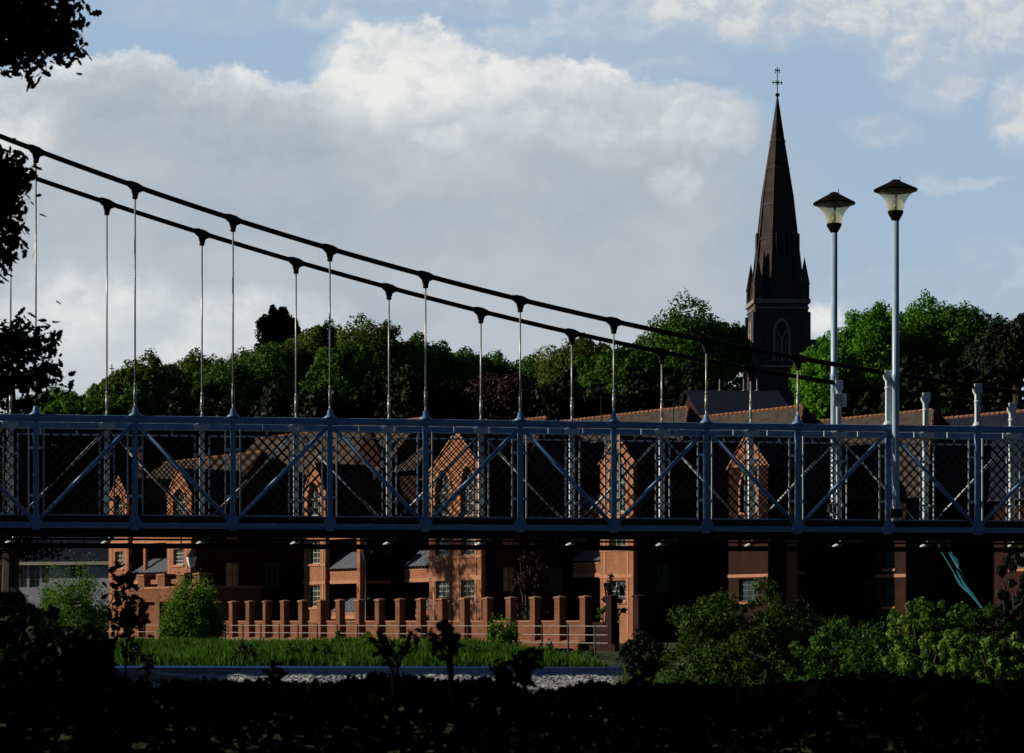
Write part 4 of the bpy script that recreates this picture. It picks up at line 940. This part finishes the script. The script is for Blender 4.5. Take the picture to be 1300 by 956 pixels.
for sx in (-1,1):
    b.tube((sx*5.4*s,0,zc_-.25),(sx*5.4*s,0,zc_+.25),.05,n=5); b.tube((0,0,zc_),(sx*2.4*s,0,zc_+.28),.05,n=5); b.tube((0,0,zc_),(sx*2.4*s,0,zc_-.28),.05,n=5)
zc2 = q(90); b.tube((-2.8*s,0,zc2),(2.8*s,0,zc2),.05,n=5)
for sx in (-1,1): b.tube((sx*2.6*s,0,zc2-.28),(sx*2.6*s,0,zc2+.28),.05,n=5); b.tube((0,0,zc2-.1),(sx*2.6*s,0,zc2+.25),.04,n=4)
b.build('weather_cross', M['iron'], ch)
b = MB(); b.box(hw_,hw_+4.2,-5,6,-4,q(450)); b.build('nave', M['stone'], ch)
b = MB(); b.slab([(hw_,-5.5,q(452)),(hw_+4.2,-5.5,q(452)),(hw_+4.2,.5,q(432)),(hw_,.5,q(432))],.2); b.slab([(hw_+4.2,6.5,q(452)),(hw_,6.5,q(452)),(hw_,.5,q(432)),(hw_+4.2,.5,q(432))],.2); b.build('nave_roof', M['slate_blue'], ch)

# ------------------------------------------------------------------ background trees
TG = 'trees on the hill behind the flats'
TR = [
 ('young_tree','small bright tree beside the dark conifer at far left',78,494,72,205,'bright',{}),
 ('broadleaf_tree','leftmost olive crown right of the tiny turret',150,470,74,215,'olive',{}),
 ('broadleaf_tree','olive crown between the second and third front hangers from left',196,456,84,224,'olive',{}),
 ('broadleaf_tree','rounded olive crown left of the third front hanger',243,445,84,232,'olive',{}),
 ('broadleaf_tree','dark green crown just right of the third front hanger',296,456,84,226,'mid',{}),
 ('broadleaf_tree','green crown directly below the lone dark cedar',345,434,96,236,'mid',{}),
 ('broadleaf_tree','crown close right of the dark cedar, at the fourth front hanger',402,412,70,245,'olive',{}),
 ('broadleaf_tree','large domed crown highest between the cedar and the church',484,406,120,232,'olive',{}),
 ('broadleaf_tree','dark crown tucked left of the large domed tree',436,432,70,222,'mid',{}),
 ('broadleaf_tree','green crown behind the fifth front hanger',558,434,80,238,'mid',{}),
 ('broadleaf_tree','flat topped green crown above the copper beech, left half',612,447,86,246,'mid',{}),
 ('broadleaf_tree','flat topped green crown above the copper beech, right half',672,449,84,244,'mid',{}),
 ('broadleaf_tree','spreading light crown right of the sixth front hanger',732,424,92,230,'olive',{}),
 ('broadleaf_tree','low green shoulder left of the big tree beside the church',802,436,74,214,'mid',{}),
 ('broadleaf_tree','big full tree immediately left of the church spire',868,388,118,222,'mid',{}),
 ('broadleaf_tree','right flank tree touching the church tower on its left',918,404,60,226,'mid',{}),
 ('broadleaf_tree','bright green tree between the church and the left lamp post',1052,436,86,200,'bright',{}),
 ('broadleaf_tree','bright crown between the two lamp posts',1098,394,92,214,'bright',{}),
 ('broadleaf_tree','tallest crown just right of the right lamp post',1158,379,104,220,'bright',{}),
 ('broadleaf_tree','green crown sloping down toward the right edge',1216,384,98,216,'mid',{}),
 ('broadleaf_tree','dark crown in the dip near the right edge',1252,430,60,208,'dark',{}),
 ('broadleaf_tree','green crown filling the gap left of the lone cedar',318,446,86,240,'olive',{}),
 ('broadleaf_tree','low olive crown between the cedar and the large domed tree',378,436,84,238,'olive',{}),
 ('broadleaf_tree','dark sloping shoulder right of the large domed tree',526,424,80,236,'mid',{}),
 ('broadleaf_tree','dark crown directly above the left part of the copper beech',590,440,76,242,'mid',{}),
 ('broadleaf_tree','low green crown between the light crown and the big church-side tree',768,452,80,226,'mid',{}),
 ('copper_beech','dark purple copper beech in the middle of the wood',648,462,132,196,'copper',{}),
 ('broadleaf_tree','dark tree cut by the right edge',1292,400,66,190,'dark',{}),
]
for nm,lb,px,yt,wp,Y,kd,kw in TR:
    tree(nm,lb,'tree',px,yt,wp,Y,kd,group=TG,leaf=.28,**kw)
# lower dark storey under the crowns
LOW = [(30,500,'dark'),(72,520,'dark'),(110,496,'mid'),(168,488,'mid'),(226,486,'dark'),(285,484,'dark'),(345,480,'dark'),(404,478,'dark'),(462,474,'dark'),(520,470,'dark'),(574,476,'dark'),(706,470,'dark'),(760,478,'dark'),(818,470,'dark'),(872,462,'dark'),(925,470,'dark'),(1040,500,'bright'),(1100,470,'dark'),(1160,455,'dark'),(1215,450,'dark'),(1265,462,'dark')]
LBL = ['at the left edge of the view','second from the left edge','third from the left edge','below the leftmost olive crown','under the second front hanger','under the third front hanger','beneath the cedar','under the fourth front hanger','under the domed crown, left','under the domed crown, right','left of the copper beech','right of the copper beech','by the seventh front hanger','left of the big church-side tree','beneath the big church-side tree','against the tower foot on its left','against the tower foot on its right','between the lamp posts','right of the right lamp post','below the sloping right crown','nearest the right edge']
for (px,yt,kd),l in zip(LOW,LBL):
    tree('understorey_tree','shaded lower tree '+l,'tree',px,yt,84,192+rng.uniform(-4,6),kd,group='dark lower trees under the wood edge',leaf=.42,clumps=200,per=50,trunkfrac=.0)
# cedar: flat plates
def cedar(label, px, ytop, wpx, Y, kd='dark', hpx=70):
    x = (px-650)/F*Y; zb = ground_z(x,Y); zt = CZ+(HZ-ytop)/F*Y; H = zt-zb; w_ = wpx/F*Y
    t = thing('cedar', label, 'tree', (x,Y,zb)); MB().path([(0,0,-.3),(.2,0,H*.6),(0,0,H*.95)],[H*.03,H*.02,H*.006],8).build('trunk', M['bark'], t)
    pp = []; nn = []; hh = hpx/F*Y
    for k in range(46):
        a = rng.uniform(0,6.28); lv = rng.uniform(0,1); rr = w_/2*rng.uniform(.2,.95)*(1-.35*lv); c_ = np.array([math.cos(a)*rr, math.sin(a)*rr, H-hh*(1-lv)-.2])
        n_ = 110; d = rng.normal(size=(n_,3))*np.array([.17*w_,.17*w_,.028*w_]); pp.append(c_+d); nn.append(unit(n_)+np.array([0,0,1.]))
    V, Fc = leaves(np.vstack(pp),np.vstack(nn),.32); np_mesh('crown', V, Fc, L[kd], t)
tree('cedar','dark rounded cedar standing up alone above the treetops','tree',357,391,52,255,'black',group=None,leaf=.34,trunkfrac=.3,clumps=200)
cedar('dark layered conifer behind the oak leaves at the left edge', 12, 402, 120, 150, 'black', 300)

# ------------------------------------------------------------------ bank vegetation
bush('willow_bush','round bright willow bush in front of the brick wall at left','bush',246,752,92,832,112.5,'willow',leaf=.10,clumps=230,per=130,spiky=.35,cr=.22)
bush('green_bush','bright bush behind the black foreground shrub at lower left','bush',96,740,118,850,95,'willow',leaf=.09,clumps=120,per=130,spiky=.3,cr=.2)
bush('green_bush','lit leafy bush at the left end of the reeds, low','bush',30,768,90,850,92,'mid',leaf=.13,clumps=60,per=90)
bush('sapling','light green sapling against the piers at mid wall','sapling',640,792,44,836,103.5,'willow',leaf=.12,clumps=34,per=50,spiky=.4)
bush('low_bush','small rounded plant by the railing left of the dark sprigs','bush',436,806,50,834,106,'reed',leaf=.10,clumps=30,per=60)
bush('low_bush','small plant at the railing just right of the rounded one','bush',468,803,34,832,105.5,'willow',leaf=.10,clumps=24,per=50)
bush('copper_shrub','dark red-leaved small tree before the balcony left of the wall piers','shrub',672,690,52,800,122,'copper',leaf=.14,clumps=50,per=60)
bush('copper_shrub','dark red-leaved shrub at the foot of the narrow sunlit gable','shrub',776,728,34,792,125,'copper',leaf=.13,clumps=30,per=50)
bush('garden_plant','small lit plant on top of the wall by its last sunlit pier','plant',768,772,32,786,103.2,'willow',leaf=.10,clumps=20,per=50)
bush('weedy_thicket','broad rounded mound of tangled weeds at the left end of the right-hand bank','thicket',970,762,268,940,61,'weed',leaf=.085,clumps=700,per=90,cr=.13,depth=3.4)
bush('weedy_thicket','darker weeds between the broad weedy mound and the pale shrub','thicket',1072,774,130,920,59,'mid',leaf=.08,clumps=230,per=90,cr=.15,depth=2.4)
bush('weedy_thicket','small dark weeds below the pale shrub on its left','thicket',1110,806,90,905,55,'mid',leaf=.08,clumps=120,per=80,spiky=.2,cr=.17,depth=2)
bush('dark_bush','dark bush in front of the unlit right end of the brick wall','bush',826,804,84,880,92,'dark',leaf=.11,clumps=90,per=90,cr=.2)
bush('pale_shrub','pale glossy leaved shrub on the right bank below the bridge','shrub',1172,764,130,880,52,'shrub',leaf=.09,clumps=190,per=110,cr=.15)
bush('pale_shrub','low pale shrub in the bottom right corner','shrub',1262,800,150,890,46,'shrub',leaf=.075,clumps=190,per=110,cr=.15)
bush('green_bush','mid green bush at the foot of the teal rope','bush',1240,768,110,880,56,'weed',leaf=.09,clumps=100,per=110,cr=.22)
bush('tall_shrub','dark ivy-like shrub rising at the right edge below the deck','shrub',1292,700,66,880,60,'dark',leaf=.11,clumps=100,per=90,cr=.22)
for k_,(px,yt,w_,kd,lb) in enumerate([(168,822,34,'gloom','dark bank weed clump left of the round willow bush'),(312,818,40,'gloom','dark bank weed clump just right of the round willow bush'),(372,824,30,'weed','low weed clump in the reeds below the eighth wall pier'),(408,818,34,'reed','lush clump in the reeds left of the rounded railing plant'),(520,820,44,'gloom','dark weed clump in the reeds under the railing, mid wall'),(598,822,36,'weed','weed clump in the reeds left of the sapling'),(690,822,48,'gloom','dark weed clump in the reeds right of the sapling'),(742,826,44,'weed','low weed clump at the right end of the reeds')]):
    bush('bank_weed',lb,'weeds',px,yt,w_,846,101.5-.6*(k_%2),kd,leaf=.10,clumps=26,per=50,spiky=.4,group='weed clumps along the reed bank')
# tall grass stalks in thickets + reeds (uncountable)
def blades(name, n, sampler, h0, h1, wd_, m_, lean=.25, kind='stuff', label=None, cat=None):
    V = np.zeros((n,5,3)); 
    for i in range(n):
        x,y,z = sampler(); h = rng.uniform(h0,h1); a = rng.uniform(0,6.28); l = rng.uniform(0,lean)*h; ux, uy = math.cos(a)*wd_/2, math.sin(a)*wd_/2; b2 = rng.uniform(0,6.28); lx, ly = math.cos(b2)*l, math.sin(b2)*l
        V[i] = [(x-ux,y-uy,z),(x+ux,y+uy,z),(x+ux*.8+lx*.35,y+uy*.8+ly*.35,z+h*.6),(x+lx,y+ly,z+h),(x-ux*.8+lx*.35,y-uy*.8+ly*.35,z+h*.6)]
    o = np_mesh(name, V.reshape(-1,3), np.arange(n*5).reshape(n,5), m_); tag(o, label, cat, kind=kind)
def reed_pos():
    while True:
        x = rng.uniform(-24,5.6); y = rng.uniform(97,118); s_ = sd_shore(x,y)
        if -.5 < s_ < 7.5 and ((Vector((x,y))-GA).dot(EN) < -3.3): return x, y, ground_z(x,y)-.05
blades('reeds', 30000, reed_pos, .25, .66, .05, L['reed'], .35, label='band of bright green reeds along the water edge', cat='reeds')
def tg_pos():
    x = rng.uniform(3.0,9.5); y = rng.uniform(59,74); return x, y, max(.3,ground_z(x,y))
blades('tall_grass', 1500, tg_pos, .3, .7, .02, L['weed'], .35, label='tall seeding grass on the right-hand bank', cat='grass')

# ------------------------------------------------------------------ teal rope
t = thing('teal_rope', 'frayed bright teal rope hanging diagonally down to the right bank bushes', 'rope', P(1245,770,54))
o0 = P(1245,770,54)
b = MB()
for k in range(9):
    a = Vector((rng.uniform(-.05,.05),rng.uniform(-.1,.1),0)); pts = [P(1247,772,54)-o0+a*.3, P(1232,752,54.1)-o0+a, P(1222,742,54.2)-o0+a*1.6, P(1214,730-k*.8,54.3)-o0+a*1.2]
    b.path(pts,[.017,.014,.010,.004],5)
b.build('frayed_end', M['teal'], t)
b = MB(); b.path([P(1220,742,54.2)-o0,P(1210,725,54.3)-o0,P(1195,700,54.5)-o0,P(1189,684,54.6)-o0],[.018,.014,.012,.012],5); b.path([P(1229,747,54.2)-o0,P(1222,730,54.3)-o0,P(1213,712,54.4)-o0,P(1203,690,54.6)-o0],[.018,.014,.02,.014],5)
for k in range(4): b.path([P(1217,722-k,54.3)-o0,P(1210,710,54.4)-o0+Vector((.03*k,0,0)),P(1204,700,54.5)-o0],[.02,.02,.006],5)
b.build('strand', M['teal'], t)

# ------------------------------------------------------------------ lantern posts on the far bank
def lantern(px, ytop, ybase, Y, label, glass='white'):
    p = P(px,ybase,Y); H = (ybase-ytop)/F*Y; t = thing('street_lantern', label, 'street lamp', p, 0, 'lantern lamps on the far bank')
    MB().lathe([(.16,-.3),(.16,.3),(.08,.4),(.06,H*.5),(.045,H-1.0),(.07,H-.98)],(0,0,0),10).build('pole', M['iron'], t, True)
    MB().tube((-.3,0,H-1.25),(.3,0,H-1.25),.02,n=6).build('ladder_bar', M['iron'], t)
    MB().lathe([(.12,H-.95),(.16,H-.9),(.29,H-.42),(.27,H-.42)],(0,0,0),6).build('lantern_glass', M[glass], t)
    MB().lathe([(.32,H-.415),(.3,H-.38),(.14,H-.2),(.1,H-.12),(.03,H-.05),(.02,H)],(0,0,0),6).build('lantern_cap', M['iron'], t)
lantern(243,697,818,127,'black lantern lamp with pale glass at the right end of the river terrace')
lantern(465,688,806,124,'unlit lantern lamp in shadow between the second and third flats','iron')  # panes made black so the lantern looks shaded
t = thing('wall_light', 'small white swan-neck light on the white house eaves', 'light', P(117,722,184))
MB().path([(0,.8,-.1),(0,.2,.35),(.15,0,.65),(.3,-.1,.45)],[.07,.07,.08,.05],8).build('arm', M['paint_w'], t)
MB().lathe([(.28,-.35),(.30,-.3),(.14,.0),(.08,.1)],(.0,-.1,.1),12).build('shade', M['paint_w'], t)

# ------------------------------------------------------------------ foreground: oak, brambles, sprigs
oak = thing('oak_tree', 'dark foreground oak whose leafy branches hang in from the left edge', 'tree', (-6.6,14.5,.7))
ob = Vector((-6.6,14.5,.7))
b = MB(); b.path([(0,0,-.4),(.05,0,1.5),(0,.1,3.4),(-.2,.2,6),(-.4,.3,9)],[.42,.34,.30,.22,.1],14)
reg = [  # (px,py,rx,ry,count) leaf masses in view
 (0,12,88,58,1500),(36,34,60,40,620),(82,50,24,24,190),(20,76,34,12,150),(-110,30,90,120,1400),
 (-4,270,36,66,1050),(14,228,20,26,230),(-110,290,70,130,1100),(4,322,16,22,110),
 (-8,450,44,30,440),(30,428,26,16,150),(54,478,24,12,110),(-100,470,70,60,800),(16,496,40,10,90)]
pp = []; nn = []
for (px,py,rx,ry,cnt) in reg:
    Yc = 14.3; d = unit(cnt)*rng.uniform(0,1,cnt)[:,None]**.45
    ph = rng.uniform(0,6.28,3)
    X = px+d[:,0]*rx*(1+.15*np.sin(5*np.arctan2(d[:,2],d[:,0])+ph[0])); Z = py+d[:,2]*ry*(1+.2*np.sin(7*np.arctan2(d[:,2],d[:,0])+ph[1])); Yd = Yc+d[:,1]*.9
    q3 = np.stack([(X-650)/F*Yd, Yd, CZ+(HZ-Z)/F*Yd],1)-np.array(ob)
    # clump the leaves on twigs
    k = max(6,cnt//26); cent = q3[rng.integers(0,cnt,k)]; idx = rng.integers(0,k,cnt); q3 = cent[idx]+rng.normal(size=(cnt,3))*.055
    pp.append(q3); nn.append(unit(cnt)+np.array([0,-.3,.5]))
    hub = P(px,py,Yc)-ob
    att = Vector((0,.1,max(1.2,min(8,hub.z-1.0)))); mid = att.lerp(hub,.5)+Vector((0,0,.25))
    b.path([att,mid,hub],[.075,.05,.025],7)
    for c_ in cent[:26]: b.path([hub.lerp(mid,.1*rng.uniform(0,2)),(hub+Vector(c_))/2+Vector((0,0,.04)),Vector(c_)],[.012,.008,.004],5)
b.build('trunk', M['bark'], oak)
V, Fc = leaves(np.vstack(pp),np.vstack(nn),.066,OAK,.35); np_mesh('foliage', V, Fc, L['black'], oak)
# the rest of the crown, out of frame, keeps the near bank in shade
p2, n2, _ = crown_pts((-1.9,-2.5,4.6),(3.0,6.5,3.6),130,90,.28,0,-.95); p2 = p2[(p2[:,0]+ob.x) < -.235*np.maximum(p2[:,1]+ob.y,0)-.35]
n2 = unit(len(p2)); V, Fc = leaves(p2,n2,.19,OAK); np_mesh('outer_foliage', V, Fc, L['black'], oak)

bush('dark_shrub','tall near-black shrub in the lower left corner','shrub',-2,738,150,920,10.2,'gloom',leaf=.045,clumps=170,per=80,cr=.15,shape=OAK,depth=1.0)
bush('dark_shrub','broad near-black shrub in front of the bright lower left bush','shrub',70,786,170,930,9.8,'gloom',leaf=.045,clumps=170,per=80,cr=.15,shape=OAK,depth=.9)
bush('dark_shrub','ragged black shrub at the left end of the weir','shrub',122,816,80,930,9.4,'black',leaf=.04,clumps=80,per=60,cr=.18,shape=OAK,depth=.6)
def bram_pos(n):
    x = rng.uniform(-3.2,3.2,n); y = rng.uniform(7.6,10.2,n)
    zt = CZ-(84+5*np.sin(x*3.1)+5*np.sin(x*7.7+1)+4*np.sin(x*17))/F*y; z = zt-rng.uniform(0,1,n)**1.8*.75; return np.stack([x,y,z],1)
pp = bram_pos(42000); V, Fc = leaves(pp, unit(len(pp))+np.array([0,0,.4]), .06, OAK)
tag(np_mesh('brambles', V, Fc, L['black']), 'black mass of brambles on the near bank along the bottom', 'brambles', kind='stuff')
def sprig(label, pts, Y, nleaf, ls, spread, name='weed_sprig'):
    q_ = [P(a,c_,Y) for a,c_ in pts]; o_ = q_[0].copy(); t = thing(name, label, 'plant', o_); q_ = [v-o_ for v in q_]
    MB().path(q_,[.0042]*(len(q_)-1)+[.002],6).build('stem', M['shade'], t)
    cs = [];
    for i in range(nleaf):
        u_ = rng.uniform(.3,1)**.7*(len(q_)-1); k = min(int(u_),len(q_)-2); cs.append(q_[k].lerp(q_[k+1],u_-k))
    cs = np.array([tuple(v) for v in cs])+rng.normal(size=(nleaf,3))*spread; V, Fc = leaves(cs, unit(nleaf)+np.array([0,-.5,.2]), ls, OAK if ls < .06 else LEAF4); np_mesh('leaf_cluster', V, Fc, L['black'], t)
sprig('dark blurred sprig leaning right in front of the lower railing, centre',[(500,885),(499,855),(488,826),(482,812)],6.2,34,.034,.014)
sprig('dark blurred stem forking toward the piers, centre',[(500,885),(504,850),(514,822),(524,800)],6.3,22,.032,.008)
sprig('tallest dark blurred sprig with a round leafy head before the wall',[(575,890),(574,850),(571,820),(567,797)],5.8,46,.036,.011)
sprig('dark blurred leaf hanging left of the round-headed sprig',[(575,890),(568,840),(558,822),(548,808)],5.8,14,.034,.006)
sprig('dark blurred plant at the foam edge right of centre',[(650,895),(655,866),(664,846),(672,832)],6.6,60,.038,.018)
sprig('dark blurred plant mass left of that at the foam edge',[(626,895),(630,868),(636,852)],6.6,44,.038,.018)
sprig('thin twig with sparse leaves rising before the leftmost flats',[(112,890),(124,800),(150,745),(163,724)],10,40,.045,.03)
sprig('second twig bending over the river terrace at left',[(130,890),(150,800),(165,770),(152,742)],10,50,.045,.035)
sprig('leafy dark stem before the terrace wall, left',[(158,890),(160,830),(164,790),(170,775)],10,70,.045,.04)
sprig('small dark sprig over the foam, left',[(340,890),(345,866),(350,850)],7,40,.034,.018)
sprig('small dark sprig at the weir crest under the terrace',[(186,890),(186,855),(187,840)],8.5,26,.032,.012)
sprig('dark sprig at the right end of the weir water',[(800,890),(812,862),(824,848)],7.5,46,.036,.02)
